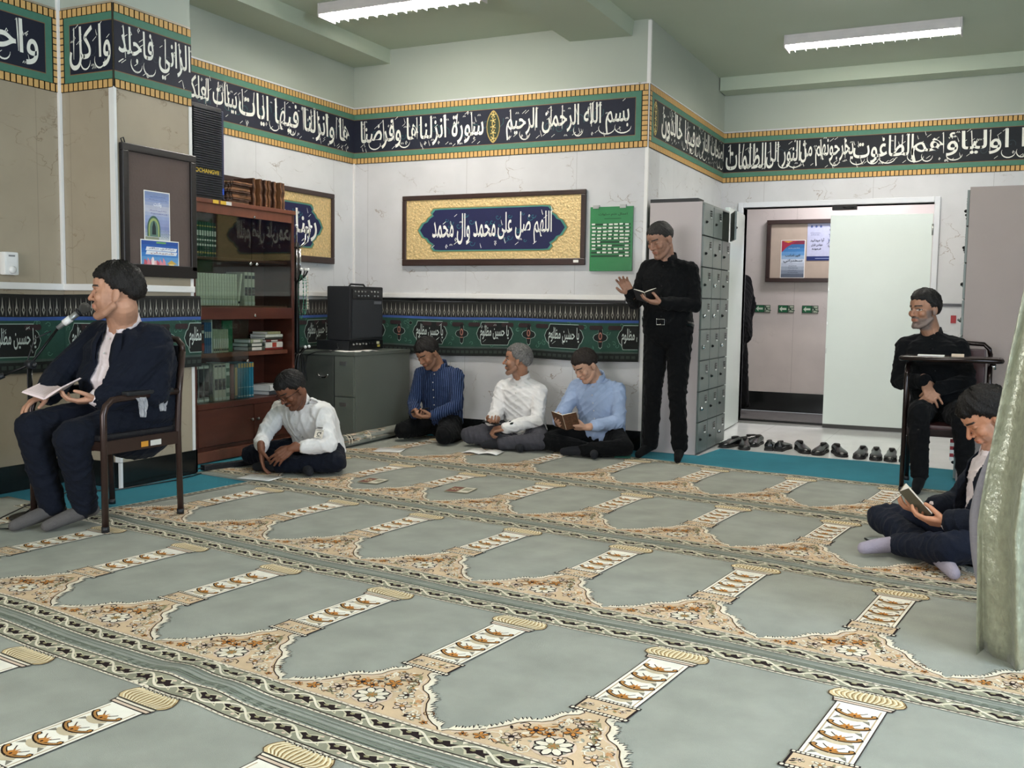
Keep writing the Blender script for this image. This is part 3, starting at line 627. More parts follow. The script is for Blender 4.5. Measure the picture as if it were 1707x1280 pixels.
rug('prayer_rug', 4, B3-RP, -2.883-3*P, 11, 'nearest row of prayer niches, cut off by the bottom of the photo')
# ---------------------------------------------------------------- furniture and things on the walls
XZ = Matrix(((1, 0, 0, 0), (0, 0, 1, 0), (0, 1, 0, 0), (0, 0, 0, 1)))       # (x,y,z)->(x,z,y)
YZ = Matrix(((0, 0, 1, 0), (1, 0, 0, 0), (0, 1, 0, 0), (0, 0, 0, 1)))       # outline in the y-z plane, extruded along x
maho = mat('mahogany', '4a2419', .32, var=.22, scale=3, stretch=(1, 1, 6)); maho_l = mat('mahogany_light', '6b3d2c', .35, var=.15, scale=3, stretch=(1, 6, 1))
chrome = mat('chrome', 'c9c9c9', .18, 1); steel = mat('steel', 'b6b6b4', .3, .9)
def clear_glass(name):
    m = bpy.data.materials.new(name); m.use_nodes = True; N = m.node_tree.nodes; L = m.node_tree.links; N.remove(N['Principled BSDF'])
    tr = N.new('ShaderNodeBsdfTransparent'); tr.inputs[0].default_value = (.80, .86, .83, 1); gl = N.new('ShaderNodeBsdfGlossy'); gl.inputs['Roughness'].default_value = .02
    nz = N.new('ShaderNodeTexNoise'); nz.inputs['Scale'].default_value = 3; lw = N.new('ShaderNodeLayerWeight'); lw.inputs[0].default_value = .5; pw = N.new('ShaderNodeMath'); pw.operation = 'POWER'; pw.inputs[1].default_value = 3.0; L.new(lw.outputs['Facing'], pw.inputs[0]); mx = N.new('ShaderNodeMixShader')
    ad = N.new('ShaderNodeMath'); ad.operation = 'MULTIPLY_ADD'; ad.inputs[1].default_value = .03; L.new(nz.outputs[0], ad.inputs[0]); L.new(pw.outputs[0], ad.inputs[2])
    L.new(ad.outputs[0], mx.inputs[0]); L.new(tr.outputs[0], mx.inputs[1]); L.new(gl.outputs[0], mx.inputs[2]); L.new(mx.outputs[0], N['Material Output'].inputs[0]); return m
glass = clear_glass('cabinet_glass')
blackp = mat('black_plastic', '14161a', .5, var=.1); paperm = mat('paper', 'eeeae2', .8, var=.02)
# --- bookcase (in room coordinates, faces +x)
BX0, BX1, BY0, BY1 = -5.12, -4.83, 4.985, 6.06
t = thing('bookcase', 'tall mahogany bookcase with glass doors in the left corner', 'bookcase', (BX1-.15, (BY0+BY1)/2, 0))
g = G(); g.box(BX0, BX1, BY0, BY0+.03, 0, 1.80, 0, .004); g.box(BX0, BX1, BY1-.03, BY1, 0, 1.80, 0, .004); g.box(BX0, BX0+.012, BY0+.03, BY1-.03, 0, 1.8); g.box(BX0, BX1-.01, BY0+.03, BY1-.03, .09, .115); 
obj('carcass', g, maho, t, world=True)
obj('cornice', G().box(BX0, BX1+.012, BY0-.008, BY1+.008, 1.80, 1.83, 0, .005), maho_l, t, world=True)
obj('plinth', G().box(BX0, BX1+.005, BY0+.0, BY1, .012, .088, 0, .003), maho_l, t, world=True)
for z0, z1 in ((1.42, 1.44), (1.055, 1.10), (.735, .765), (.38, .42)): obj('shelf', G().box(BX0+.012, BX1-(.045 if z1 != .42 else -.004), BY0+.03, BY1-.03, z0, z1, 0, .003), maho_l if z1 in (1.10, .765) else maho, t, world=True)
obj('top_rail', G().box(BX1-.02, BX1, BY0+.03, BY1-.03, 1.735, 1.80, 0, .003), maho_l, t, world=True)
obj('middle_rail', G().box(BX1-.02, BX1, BY0+.03, BY1-.03, 1.005, 1.088, 0, .003), maho, t, world=True)
Ym = 5.585
for y0, y1, z0, z1 in ((BY0+.031, Ym-.001, 1.088, 1.735), (Ym+.001, BY1-.031, 1.088, 1.735), (BY0+.031, Ym-.04, .42, 1.004)):
    d = obj('glass_door', G().box(BX1-.012, BX1-.007, y0, y1, z0, z1), glass, t, world=True)
    kz = 1.405 if z0 > 1 else .70; ky = y1-.035 if y0 < 5.5 else y0+.03
    k = obj('knob', G().lathe([(.006, 0), (.006, .01), (.013, .016), (.014, .022), (.007, .027)], (BX1-.007, ky, kz), 14, axis='x'), chrome); k.parent = d; k.data.transform(inv_root(t))
for y0, y1 in ((BY0+.032, Ym-.0), (Ym+.004, BY1-.032)):
    d = obj('wooden_door', G().box(BX1-.018, BX1+.001, y0, y1, .118, .378, 0, .004), maho, t, world=True)
    k = obj('knob', G().lathe([(.005, 0), (.005, .01), (.011, .018), (.005, .024)], (BX1+.001, y1-.03 if y0 < 5.5 else y0+.03, .27), 12, axis='x'), steel); k.parent = d; k.data.transform(inv_root(t))
for z in (1.745, 1.03): obj('lock', G().lathe([(.009, 0), (.009, .006), (.003, .007)], (BX1, Ym+.02, z), 12, axis='x'), chrome, t, world=True)
for y, c in ((5.17, 'd8b33a'), (5.245, 'd8b33a'), (5.30, 'e0dcd8')): obj('sticker', G().box(BX1+.012, BX1+.0135, y, y+.055, 1.803, 1.827), mat('sticker_'+c, c, .5), t, world=True)
# --- books: spine towards +x
def book(y, z, th, h, d, col, label, group, band=None, lean=0, top=None, x=BX1-.07, pages=True, flat=False, rz=0):
    g = G(); c = .0025
    g.box(-d, 0, 0, c, 0, h); g.box(-d, 0, th-c, th, 0, h); g.prism([(-.001, c), (-.001, th-c), (.003, th-c-.001), (.0045, th/2), (.003, c+.001)], 0, h)
    g.box(-d+.004, -.001, c, th-c, .004, h-.004, 1)
    if band:
        for (a, b_, m_) in band: g.box(.0042, .0054, c+.001, th-c-.001, h*a, h*b_, m_)
    if flat: g.mapv(lambda v: Vector((v.x, v.z-h/2, v.y)))
    elif lean: g.mapv(lambda v: Vector((v.x, v.y*cos(lean)+v.z*sin(lean), v.z*cos(lean)-v.y*sin(lean))))
    o = obj('book', g, [mat('cover_'+col, col, .5, var=.1, scale=40), paperm, mat('gilt', 'b39a55', .4, .5), mat('label_dark', '2c2a30', .6), mat('label_pale', 'c9c6bb', .6), mat('label_green', '2f5a41', .6), mat('label_red', '9c3425', .6)])
    o.location = (x, y, z); o.rotation_euler = (0, 0, rz); return tag(o, label, 'book', group)
R = random.Random(11)
y = 5.035
book(y, 1.442, .03, .26, .17, 'bfbba8', 'pale volume at the left end of the top shelf', None)
y += .034
for i in range(9): book(y, 1.442, .0225, .235, .16, '1f3a30', 'dark green gilt volume in the top left compartment of the bookcase', 'dark green volumes on the top shelf', [(.08, .13, 2), (.3, .36, 4), (.45, .5, 4), (.6, .75, 4), (.86, .9, 2)]); y += .024
y = 5.04
for i in range(17): book(y, 1.102, .0255, .225+.0*i, .165, 'c8c5b0', 'cream volume in the long upright row on the second shelf', 'cream volumes on the second shelf', [(.07, .16, 4), (.2, .21, 3)]); y += .0268
book(y, 1.102, .022, .235, .16, 'c8c5b0', 'cream volume leaning at the right end of the long cream row', None, [(.07, .14, 3)], lean=.16); y += .075
for i in range(3): book(y, 1.102, .036, .245, .17, 'bdb8a6', 'thick cream ornamented volume right of the leaning book', 'three ornamented volumes on the second shelf', [(.04, .12, 4), (.3, .55, 3), (.36, .49, 4), (.8, .9, 3)]); y += .039
y = 5.04
for i, (c, h, w) in enumerate((('4d4038', .2, .03), ('5a4238', .2, .028), ('6a4a40', .205, .028), ('553c35', .2, .03))): book(y, .767, w, h, .16, c, 'dark brown volume at the left of the third shelf', 'dark brown volumes on the third shelf', [(.1, .35, 6), (.7, .8, 4)]); y += w+.001
for i in range(4): book(y, .767, .017, .215, .16, '3a5f86', 'slim blue volume on the third shelf', 'slim blue volumes on the third shelf', [(.5, .7, 4)]); y += .018
book(y, .767, .008, .235, .17, 'e4e2d8', 'thin white board book between the blue and cream volumes', None); y += .012
for i in range(8): book(y, .767, .0185, .165, .15, 'a9ab92', 'small grey-green volume in the row on the third shelf', 'grey-green volumes on the third shelf', [(.08, .16, 3), (.2, .6, 4)]); y += .0195
book(y+.0, .767, .10, .225, .012, '1d6b45', 'wide bright green book face out on the third shelf', None, x=BX1-.12)
for i, (c, w, l, hh) in enumerate((('47483a', .030, 'thick olive book at the bottom of the left pile on the third shelf', .17), ('23322c', .026, 'black-green book in the left pile on the third shelf', .19), ('8e9478', .028, 'grey-green book topping the left pile', .15))):
    book(5.70, .767+sum((.030, .026, .028)[:i])+.001*i, w, hh, .15, c, l, 'left pile of books on the third shelf', [(.2, .8, 4)], flat=True, rz=.08*i-.05)
z = .767
for c, w, l, b in (('7a2620', .016, 'thin dark red book at the bottom of the right pile', None), ('d8d4c8', .042, 'thick white book with a red spine patch in the right pile', [(.38, .62, 6)]), ('5d2420', .018, 'narrow maroon book above the white and red one', [(.3, .7, 4)]), ('3c3c34', .016, 'dark book under the pale one in the right pile', None), ('cfd0c2', .022, 'wide pale book near the top of the right pile', None), ('a8a37a', .02, 'small yellowish book on top of the right pile', None)):
    book(5.90, z, w, .20 if l[:5] != 'small' else .15, .15, c, l, 'right pile of books on the third shelf', b, flat=True, rz=R.uniform(-.08, .08)); z += w+.001
y = 5.045
for i in range(3): book(y, .422, .05, .262, .18, '8b8c84', 'thick grey ornamented volume at the left of the lowest glazed shelf', 'grey ornamented volumes on the lowest shelf', [(.03, .09, 4), (.14, .9, 3), (.3, .55, 4), (.92, .97, 4)]); y += .052
book(y, .422, .034, .27, .18, '54584f', 'darker grey volume beside the ornamented set', None, [(.2, .8, 3)]); y += .05
for i in range(3): book(y, .422, .037, .262, .18, 'b9b09f', 'beige ornamented volume on the lowest shelf', 'beige ornamented volumes on the lowest shelf', [(.03, .09, 4), (.3, .6, 3), (.38, .52, 4), (.92, .97, 3)]); y += .039
book(y, .422, .042, .268, .18, 'b4bcae', 'white volume with green medallions on the lowest shelf', None, [(.1, .2, 5), (.32, .66, 5), (.76, .86, 5)]); y += .055
book(y, .422, .032, .255, .17, '6f2f22', 'red-brown volume on the lowest shelf', None); y += .034
book(y, .422, .032, .255, .17, '2d4438', 'dark green volume left of the teal set', None, [(.1, .9, 2)]); y += .036
for i in range(6): book(y, .422, .0275, .262, .17, '13687e', 'teal volume with a yellow spine top on the lowest shelf', 'teal volumes on the lowest shelf', [(.86, .98, 2), (.05, .07, 4), (.3, .31, 4)]); y += .029
book(5.93, .422, .03, .2, .17, '3e4346', 'dark book lying at the right end of the lowest shelf', None, flat=True, rz=.1); book(5.92, .4535, .045, .2, .17, 'c6c8c4', 'white edged book on the dark one on the lowest shelf', None, flat=True, rz=.2)
# --- folded wooden Quran stands on the bookcase
rehal_m = mat('carved_walnut', '7d5434', .5, var=.3, scale=14); rehal_d = mat('carved_walnut_dark', '4d2f1e', .5, var=.3, scale=14)
def rehal_mesh():
    out = [(0, 0)]
    for i in range(9): out += [(.02+i*.045+.0, .0-(.012 if i % 2 else 0)), (.042+i*.045, .014-(.012 if i % 2 else 0))]
    out += [(.43, .0), (.44, .05), (.42, .09), (.44, .13), (.42, .17), (.43, .2), (0, .2), (.02, .15), (0, .1), (.02, .05)]
    return out
def rehal(loc, rot, label, dark=0, L=.40):
    t = thing('quran_stand', label, 'book stand', loc, 0, 'folded wooden book stands on the bookcase'); t.rotation_euler = rot
    for k in (0, 1):
        o = obj('board', G().prism([(x*L/.44, y) for x, y in rehal_mesh()], k*.0135, k*.0135+.011), (rehal_m, rehal_d)[(dark+k) % 2], t, bevel=.002)
    obj('hinge_pin', G().cyl((L*.45, .0, .012), (L*.45, .2, .012), .0035, 8), rehal_d, t); return t
zz = 1.832
for i in range(6): rehal((-4.86-.21+.004*(i % 2)*3, 5.40+.012*((i*7) % 3), zz+i*.0262), (0, 0, radians(2*((i*5) % 3)-2)), 'folded wooden book stand lying flat beside the loudspeaker, %s in its pile' % ('lowest', 'second from below', 'third from below', 'third from the top', 'second from the top', 'topmost')[i], i % 2, L=.20)
for i in range(7): rehal((-4.85-.2, 5.66+i*.055, 1.832), (radians(90), 0, radians(3*(i % 3)-2)), 'wooden book stand set on edge on the bookcase, %s' % ('next to the flat pile', 'second from the flat pile', 'third from the flat pile', 'middle of seven', 'third from the right end', 'second from the right end', 'at the right end')[i], i % 2, L=.195+.01*(i % 2))
# --- loudspeaker on the bookcase
t = thing('loudspeaker', 'black column loudspeaker with a louvred grille standing on the bookcase', 'loudspeaker', (-5.0, 5.2, 1.83))
g = G(); g.prism([(-5.11, 5.07), (-4.915, 5.045), (-4.895, 5.06), (-4.895, 5.345), (-4.915, 5.36), (-5.11, 5.34)], 1.831, 2.475); obj('cabinet', g, blackp, t, world=True, bevel=.004)
g = G()
for i in range(38):
    z = 1.86+i*.0157
    if not 2.004 < z < 2.042: g.box(-4.896, -4.884, 5.068, 5.337, z, z+.0075)
obj('grille', g, mat('grille_black', '22262e', .45, .3), t, world=True)
a = Art(); a.text('IOCHANGVII', 0, .235, 0, .03, 1, 'd3b437'); o = a.obj('lettering', lambda u, v, k: (-4.8935+k, 5.078+u, 2.012+v), ART, t, world=True)
obj('side_strip', G().box(-4.92, -4.893, 5.3455, 5.366, 1.85, 2.46, 0, .004), mat('navy_plastic', '1b2340', .4), t, world=True)
obj('blue_tag', G().box(-4.8928, -4.8915, 5.347, 5.362, 1.88, 1.925), mat('blue_tag', '2e57c8', .4), t, world=True)
# --- framed calligraphy
gold = mat('hammered_gold', 'd9bd86', .38, .25, var=.22, scale=55, bump=1.0, bscale=60); darkwood = mat('dark_frame_wood', '35241f', .35, var=.15, scale=6)
def framed(p0, p1, nrm, z0, z1, label, text, tu0, tu1):
    p0 = Vector((*p0, 0)); p1 = Vector((*p1, 0)); L = (p1-p0).length; d = (p1-p0)/L; n = Vector((*nrm, 0)); H = z1-z0
    t = thing('framed_calligraphy', label, 'picture', (p0.x, p0.y, z0))
    def bxm(u0, u1, v0, v1, k0, k1, g): 
        vs = [p0+d*u+n*k+Vector((0, 0, z0+v)) for k in (k0, k1) for u, v in ((u0, v0), (u1, v0), (u1, v1), (u0, v1))]
        return g.add(vs, [(0, 1, 2, 3), (4, 7, 6, 5), (0, 4, 5, 1), (1, 5, 6, 2), (2, 6, 7, 3), (3, 7, 4, 0)])
    g = G(); w = .04
    bxm(0, L, 0, w+.015, .004, .035, g); bxm(0, L, H-w, H, .004, .035, g); bxm(0, w, w+.015, H-w, .004, .035, g); bxm(L-w, L, w+.015, H-w, .004, .035, g); obj('frame', g, darkwood, t, world=True, bevel=.005)
    g = G(); bxm(w-.004, L-w+.004, w+.01, H-w+.004, .004, .022, g); obj('gold_panel', g, gold, t, world=True)
    fn = lambda u, v, k: tuple(p0+d*u+n*(.0225+k)+Vector((0, 0, z0+v)))
    a = Art(); hw, hh, cx, cy = L*.402, H*.29, L*.50, H*.505
    for s_, c_, lv in ((1.03, '8f7a45', 1), (1.015, '3f7f70', 2), (.985, '0b1040', 3)):
        pts = []
        for sg in (1, -1):
            q = [(.70, 1), (.78, .98), (.82, .80), (.80, .70), (.86, .56), (.89, .40), (.94, .34), (1, 0), (.94, -.34), (.89, -.40), (.86, -.56), (.80, -.70), (.82, -.80), (.78, -.98), (.70, -1)]
            pts += [(cx+sg*x*hw*s_, cy+sg*y_*hh*(s_ if s_ < 1 else 1+(s_-1)*3)) for x, y_ in q]
        a.poly(pts, lv, c_)
    R = random.Random(3)
    for i in range(26): 
        x, y_ = cx+R.uniform(-.62, .62)*hw, cy+R.uniform(-.7, .7)*hh; r = R.uniform(.015, .035)
        a.stroke([(x+r*k/8*cos(k*.8), y_+r*k/8*sin(k*.8)) for k in range(9)], .004, 4, '1f6f74')
    a.obj('cartouche', fn, ART, t, world=True)
    a = Art()
    for T, u0, u1 in text: a.text(T, u0, u1, cy-hh*.72, cy+hh*.78, 6, 'eceae0')
    harakat(a, tu0, tu1, cy-hh*.82, cy+hh*.88, 5, 22, 'eceae0', .007); a.obj('lettering', fn, ART, t, world=True); return t
f = framed((-4.618, YB), (-2.905, YB), (0, -1), 1.462, 2.062, 'large framed gold and navy calligraphy centred on the back wall', [('اللهم صل على', .93, 1.42), ('محمد وال محمد', .30, .91)], .3, 1.42)
obj('sticker', G().box(-3.0, -2.955, YB-.0365, YB-.0355, 1.482, 1.503), paperm, f, world=True)
framed((XB, 5.27), (XB, 6.97), (1, 0), 1.465, 2.065, 'framed gold and navy calligraphy half hidden behind the bookcase', [('ربنا', 1.18, 1.46), ('تقبل منا انك', .3, 1.12)], .3, 1.42)
# --- green tally board
t = thing('tally_board', 'green plastic tally board with rows of white tabs beside the framed calligraphy', 'board', (-2.69, YB, 1.414))
obj('panel', G().box(-2.868, -2.512, YB-.018, YB-.003, 1.414, 1.918, 0, .003), mat('green_plastic', '2b7a46', .35, var=.03), t, world=True)
g = G(); tabs = {(0, 1), (5, 2), (5, 3), (5, 4), (6, 4), (6, 5), (7, 1), (8, 0), (8, 5), (9, 0), (9, 1), (9, 2), (9, 3), (9, 4)}
for r in range(10): g.box(-2.856, -2.530, YB-.0185, YB-.0175, 1.772-r*.0275, 1.787-r*.0275, 0)
obj('slot', g, mat('dark_green_plastic', '123c22', .5), t, world=True)
R = random.Random(8)
for r in range(10):
    for c in range(7):
        if (r, c) in tabs: continue
        x = -2.853+c*.0465+R.uniform(0, .006); z = 1.772-r*.0275+R.uniform(0, .004)
        o = obj('tab', G().box(x, x+R.uniform(.026, .036), YB-.024, YB-.0186, z, z+.012), mat('tab_white', 'e5e5da', .5), t, world=True)
a = Art(); a.text('اعمال ختم صلوات', .07, .31, .43, .455, 1, '0d2c18'); a.rect(.12, .26, .408, .413, 1, '16502c'); a.obj('lettering', lambda u, v, k: (-2.868+u, YB-.0185-k, 1.414+v), ART, t, world=True)
for x in (-2.845, -2.62): obj('clip', G().box(x, x+.05, YB-.024, YB-.002, 1.905, 1.932), steel, t, world=True)
# --- notice board on the pier
t = thing('notice_board', 'brown felt notice board in a black frame on the pier', 'notice board', (PX, 4.51, 1.285))
y0, y1, z0, z1 = 4.195, 4.785, 1.275, 2.055; g = G(); w = .045
g.box(PX+.002, PX+.036, y0, y1, z0, z0+w+.03); g.box(PX+.002, PX+.036, y0, y1, z1-w, z1); g.box(PX+.002, PX+.036, y0, y0+w, z0+w, z1-w); g.box(PX+.002, PX+.036, y1-w, y1, z0+w, z1-w)
obj('frame', g, mat('black_lacquer', '1b1615', .35), t, world=True, bevel=.004); obj('felt', G().box(PX+.003, PX+.02, y0+w-.003, y1-w+.003, z0+w-.003, z1-w+.003), mat('brown_felt', '5a4c46', .9, bump=.2), t, world=True)
obj('hanging_hook', G().tube([(PX+.02, y0+.01, z1), (PX+.02, y0+.0, z1+.02), (PX+.02, y0+.02, z1+.03), (PX+.02, y0+.03, z1)], .004, 6), blackp, t, world=True)
def poster(name, label, cat, org, dU, nrm, w, h, draw, group=None, th=.0012):
    org = Vector(org); dU = Vector(dU).normalized(); n = Vector(nrm); t = thing(name, label, cat, org, 0, group)
    pt = lambda u, v, k: tuple(org+dU*u+n*k+Vector((0, 0, v)))
    g = G(); g.v = [pt(u, v, k) for k in (0, th) for u, v in ((0, 0), (w, 0), (w, h), (0, h))]; g.f = [(0, 1, 2, 3), (4, 7, 6, 5), (0, 4, 5, 1), (1, 5, 6, 2), (2, 6, 7, 3), (3, 7, 4, 0)]; g.m = [0]*6; g.sm = [False]*6
    obj('sheet', g, paperm, t, world=True); a = Art(); draw(a, w, h); a.obj('print', lambda u, v, k: pt(u, v, th+k), ART, t, world=True); return t
def lines(a, x0, x1, y, n, dy, c, lv=5, hh=.006, seed=0):
    R = random.Random(seed)
    for i in range(n):
        x = x0+R.uniform(0, .1)*(x1-x0)
        while x < x1-.01:
            w = R.uniform(.008, .025); a.stroke([(x, y-i*dy), (x+w*.4, y-i*dy+hh*R.random()), (x+w, y-i*dy)], .0028, lv, c); x += w+.005
def dr1(a, w, h):
    N = 14
    for i in range(N): a.rect(.006, w-.006, .006+(h-.012)*i/N, .006+(h-.012)*(i+1)/N, 1, ('b9bcc0', '9aa3b4', '8f98b8', '7f8ab4', '8c96bd', '8f9ac2', '97a2c6', 'a5adc6', 'b9bcca', 'b5b7c6', '9da4c0', '8d9abf', '7f90bb', '7d8cb0')[i])
    cx, cy = w*.36, h*.24; arch = lambda r, t_: [(cx+r*cos(q), cy+r*1.5*sin(q)) for q in [pi*i/12 for i in range(13)]]+[(cx-r, cy-h*.16), (cx+r, cy-h*.16)]
    for r, c, l in ((.052, '3f5f4e', 3), (.043, '9aa96a', 4), (.032, '5f7b6c', 5)): a.poly(arch(r, 0), l, c)
    a.poly([(cx-.016, cy-h*.12), (cx-.014, cy+.01), (cx, cy+.05), (cx+.014, cy+.01), (cx+.016, cy-h*.12)], 7, '1c2a2c'); a.rect(.006, w*.55, .006, h*.07, 6, '8d8f78')
    a.text('ولادت', w*.36, w*.66, h*.68, h*.78, 6, 'f0f0ee'); lines(a, w*.2, w*.9, h*.60, 2, .018, '5a4c8c', seed=1); lines(a, w*.15, w*.85, h*.88, 2, .02, '5a6a94', seed=2); lines(a, w*.62, w*.95, h*.2, 3, .02, '6c7892', seed=4)
def dr2(a, w, h):
    N = 8
    for i in range(N): a.rect(.006, w-.006, .006+(h-.012)*i/N, .006+(h-.012)*(i+1)/N, 1, ('3a4660', '4a6a96', '6c9cc6', '5a93c8', '3b7cc0', '2c68b4', '2559a6', '1f4c98')[i])
    for T, y_ in (('شهادت امام علي', .72), ('هيئت', .60)): a.poly([(w*.12, h*(y_-.04)), (w*.92, h*(y_-.04)), (w*.95, h*(y_+.06)), (w*.15, h*(y_+.07))], 3, 'e2e4ea')
    a.text('عزاداري سالار', w*.2, w*.88, h*.70, h*.78, 5, '2a3a7a'); a.text('شهيدان', w*.25, w*.85, h*.58, h*.65, 5, '7a2a3a')
    a.rect(w*.4, w*.65, h*.9, h*.95, 3, '6aa05a')
    R = random.Random(5)
    for i in range(7): x = w*(.05+.08*i); a.poly([(x, h*.05), (x+.012, h*R.uniform(.3, .5)), (x+.03, h*R.uniform(.25, .42)), (x+.045, h*.05)], 4+i % 2, R.choice(('c45a68', 'd98a94', '9c2e40', 'e6b9b6')))
    a.rect(w*.72, w*.86, h*.06, h*.30, 5, 'd9c58a'); a.poly([(w*.66, h*.3), (w*.79, h*.42), (w*.94, h*.3)], 6, 'c9a24a'); a.rect(w*.86, w*.97, h*.05, h*.25, 5, 'd6b84c'); a.rect(w*.02, w*.97, h*.03, h*.10, 6, '2c241c')
    a.ell(w*.3, h*.35, .012, .03, 6, 'f2e0e0')
poster('religious_poster', 'tall pale blue poster with a green arch on the pier notice board', 'poster', (PX+.0215, 4.36, 1.497), (0, 1, 0), (1, 0, 0), .208, .300, dr1)
poster('religious_poster', 'square blue and red poster below the tall one on the pier notice board', 'poster', (PX+.0235, 4.327, 1.296), (0, 1, 0), (1, 0, 0), .310, .205, dr2)
# --- corridor notice board, posters and exit signs
t = thing('notice_board', 'glazed notice board with a dark wooden frame on the corridor wall', 'notice board', (-1.5, 11.05, 1.43))
x0, x1, z0, z1 = -2.235, -.85, 1.43, 2.11; g = G(); g.box(x0, x1, 11.0, 11.04, z0, z0+.045); g.box(x0, x1, 11.0, 11.04, z1-.045, z1); g.box(x0, x0+.045, 11.0, 11.04, z0+.045, z1-.045); g.box(x1-.045, x1, 11.0, 11.04, z0+.045, z1-.045)
obj('frame', g, darkwood, t, world=True, bevel=.004); obj('backing', G().box(x0+.04, x1-.04, 11.03, 11.04, z0+.04, z1-.04), mat('beige_felt', 'b6a594', .8), t, world=True)
def dr3(a, w, h):
    N = 10
    for i in range(N): a.rect(.008, w-.008, .006+(h-.012)*i/N, .006+(h-.012)*(i+1)/N, 1, ('5b6472', '7a8492', '98a2ae', 'b3bcc8', 'c2ccd8', '93b0cc', '5f93c4', '3f7cb4', '35699c', '7a2840')[i])
    a.poly([(.008, h-.006), (.008, h*.68), (w*.25, h*.82), (w*.55, h*.93), (w*.7, h-.006)], 3, 'a02840'); a.poly([(.1*w, .97*h), (.3*w, .93*h), (.5*w, .97*h)], 4, 'd9a63a')
    a.text('تغيير نامناسب', w*.2, w*.8, h*.55, h*.64, 5, '1c2430'); a.text('سخنراني', w*.12, w*.9, h*.40, h*.5, 5, '1c2430'); lines(a, w*.3, w*.8, h*.78, 1, .02, 'dfe6ee', seed=3); lines(a, w*.3, w*.7, h*.32, 4, .025, '3a4450', seed=6)
def dr4(a, w, h):
    a.rect(0, w, 0, h, 1, 'bcbfd6'); a.rect(0, w, 0, h*.115, 2, '1d2c66'); a.rect(w*.3, w*.9, h*.05, h*.065, 3, '9aa6d0')
    lines(a, w*.1, w*.45, h*.74, 2, .02, '4a4e70', seed=7); a.text('آيا ميدانيد', w*.12, w*.6, h*.50, h*.60, 5, '22222e'); a.text('خواندن قران', w*.15, w*.55, h*.38, h*.46, 5, '22222e'); a.text('فرموده', w*.18, w*.5, h*.28, h*.35, 5, '22222e')
    R = random.Random(6)
    for i in range(26): x = w*R.uniform(.68, .95); y_ = h*(1-.7*R.random()); a.stroke([(x, y_), (x+R.uniform(-.02, .02), y_-.02), (x+R.uniform(-.03, .03), y_-.035)], .006, 5, R.choice(('2a3a66', '4a5a86', '1c2236')), taper=True)
    for i in range(3): a.ell(w*(.15+.16*i), h*.92, .012, .014, 5, '5a6a9c')
poster('event_poster', 'red, blue and grey event poster on the corridor notice board', 'poster', (-2.078, 11.028, 1.475), (1, 0, 0), (0, -1, 0), .262, .415, dr3)
poster('event_poster', 'lilac poster with a dark blue foot on the corridor notice board', 'poster', (-1.80, 11.028, 1.665), (1, 0, 0), (0, -1, 0), .30, .40, dr4)
def dr5(a, w, h):
    a.rect(0, w, 0, h, 1, '1d2a22'); a.rect(.006, w*.58, .006, h-.006, 2, '15603a'); a.rect(w*.60, w-.006, .006, h-.006, 2, 'a9b39c')
    a.poly([(w*.08, h*.5), (w*.24, h*.85), (w*.24, h*.64), (w*.52, h*.64), (w*.52, h*.38), (w*.24, h*.38), (w*.24, h*.15)], 3, 'c4cfbb')
    m = w*.76; c = '1c4030'
    a.ell(m-.012, h*.80, .009, .009, 4, c, 8); a.stroke([(m-.008, h*.66), (m+.006, h*.42)], .014, 4, c); a.stroke([(m-.008, h*.66), (m-.032, h*.55), (m-.03, h*.44)], .007, 4, c); a.stroke([(m-.004, h*.66), (m+.024, h*.62), (m+.034, h*.72)], .007, 4, c)
    a.stroke([(m+.006, h*.42), (m-.016, h*.30), (m-.012, h*.10)], .008, 4, c); a.stroke([(m+.006, h*.42), (m+.028, h*.30), (m+.05, h*.30)], .008, 4, c); a.rect(w*.60, w*.64, .006, h-.006, 4, c)
for i, l in enumerate(('leftmost green exit sign, partly behind the black-clad person', 'middle green exit sign below the corridor notice board', 'rightmost green exit sign, cut by the white door leaf')):
    poster('exit_sign', l, 'sign', (-2.345+i*.258-.0, 11.048, 1.092), (1, 0, 0), (0, -1, 0), .172, .084, dr5, 'exit signs along the corridor wall', th=.004)
# --- air freshener on the far left wall
t = thing('air_freshener', 'small white wall dispenser at the left edge above the trunking', 'dispenser', (XL, 3.78, 1.265))
obj('body', G().box(XL+.002, XL+.05, 3.735, 3.825, 1.265, 1.397, 0, .012), white, t, world=True); obj('nozzle', G().lathe([(.022, 0), (.022, .01), (.012, .016)], (XL+.05, 3.78, 1.295), 16, axis='x'), white, t, world=True)
obj('indicator', G().box(XL+.0495, XL+.0515, 3.76, 3.80, 1.37, 1.38), mat('grey_window', '8a8a8a', .3), t, world=True)
# --- grey office cabinet, amplifier, mixer
gm = mat('grey_green_enamel', '646860', .38, var=.05, scale=3); gmd = mat('grey_enamel_dark', '4a4d48', .4, var=.05)
CX0, CX1, CY0, CY1 = -5.10, -4.495, 6.385, 7.21
t = thing('filing_cabinet', 'low grey-green metal filing cabinet in the corner behind the white shirted man', 'cabinet', ((CX0+CX1)/2, 6.8, 0))
obj('body', G().box(CX0, CX1, CY0+.02, CY1, .02, .712, 0, .004), gm, t, world=True); obj('top', G().box(CX0-.003, CX1+.004, CY0, CY1+.003, .712, .738, 0, .004), gm, t, world=True)
obj('plinth', G().box(CX0+.02, CX1-.015, CY0+.03, CY1-.02, .012, .03), gmd, t, world=True)
for z0, z1 in ((.385, .705), (.035, .375)):
    d = obj('drawer', G().box(-4.69, CX1-.012, CY0+.002, CY0+.02, z0, z1, 0, .004), gm, t, world=True)
    g = G(); g.box(-4.685+.05, -4.575, CY0-.003, CY0+.002, z1-.07, z1-.04); o = obj('label_holder', g, steel); o.data.transform(inv_root(t)); o.parent = d
d = obj('door', G().box(CX0+.012, -4.70, CY0+.002, CY0+.02, .035, .705, 0, .004), gmd, t, world=True)
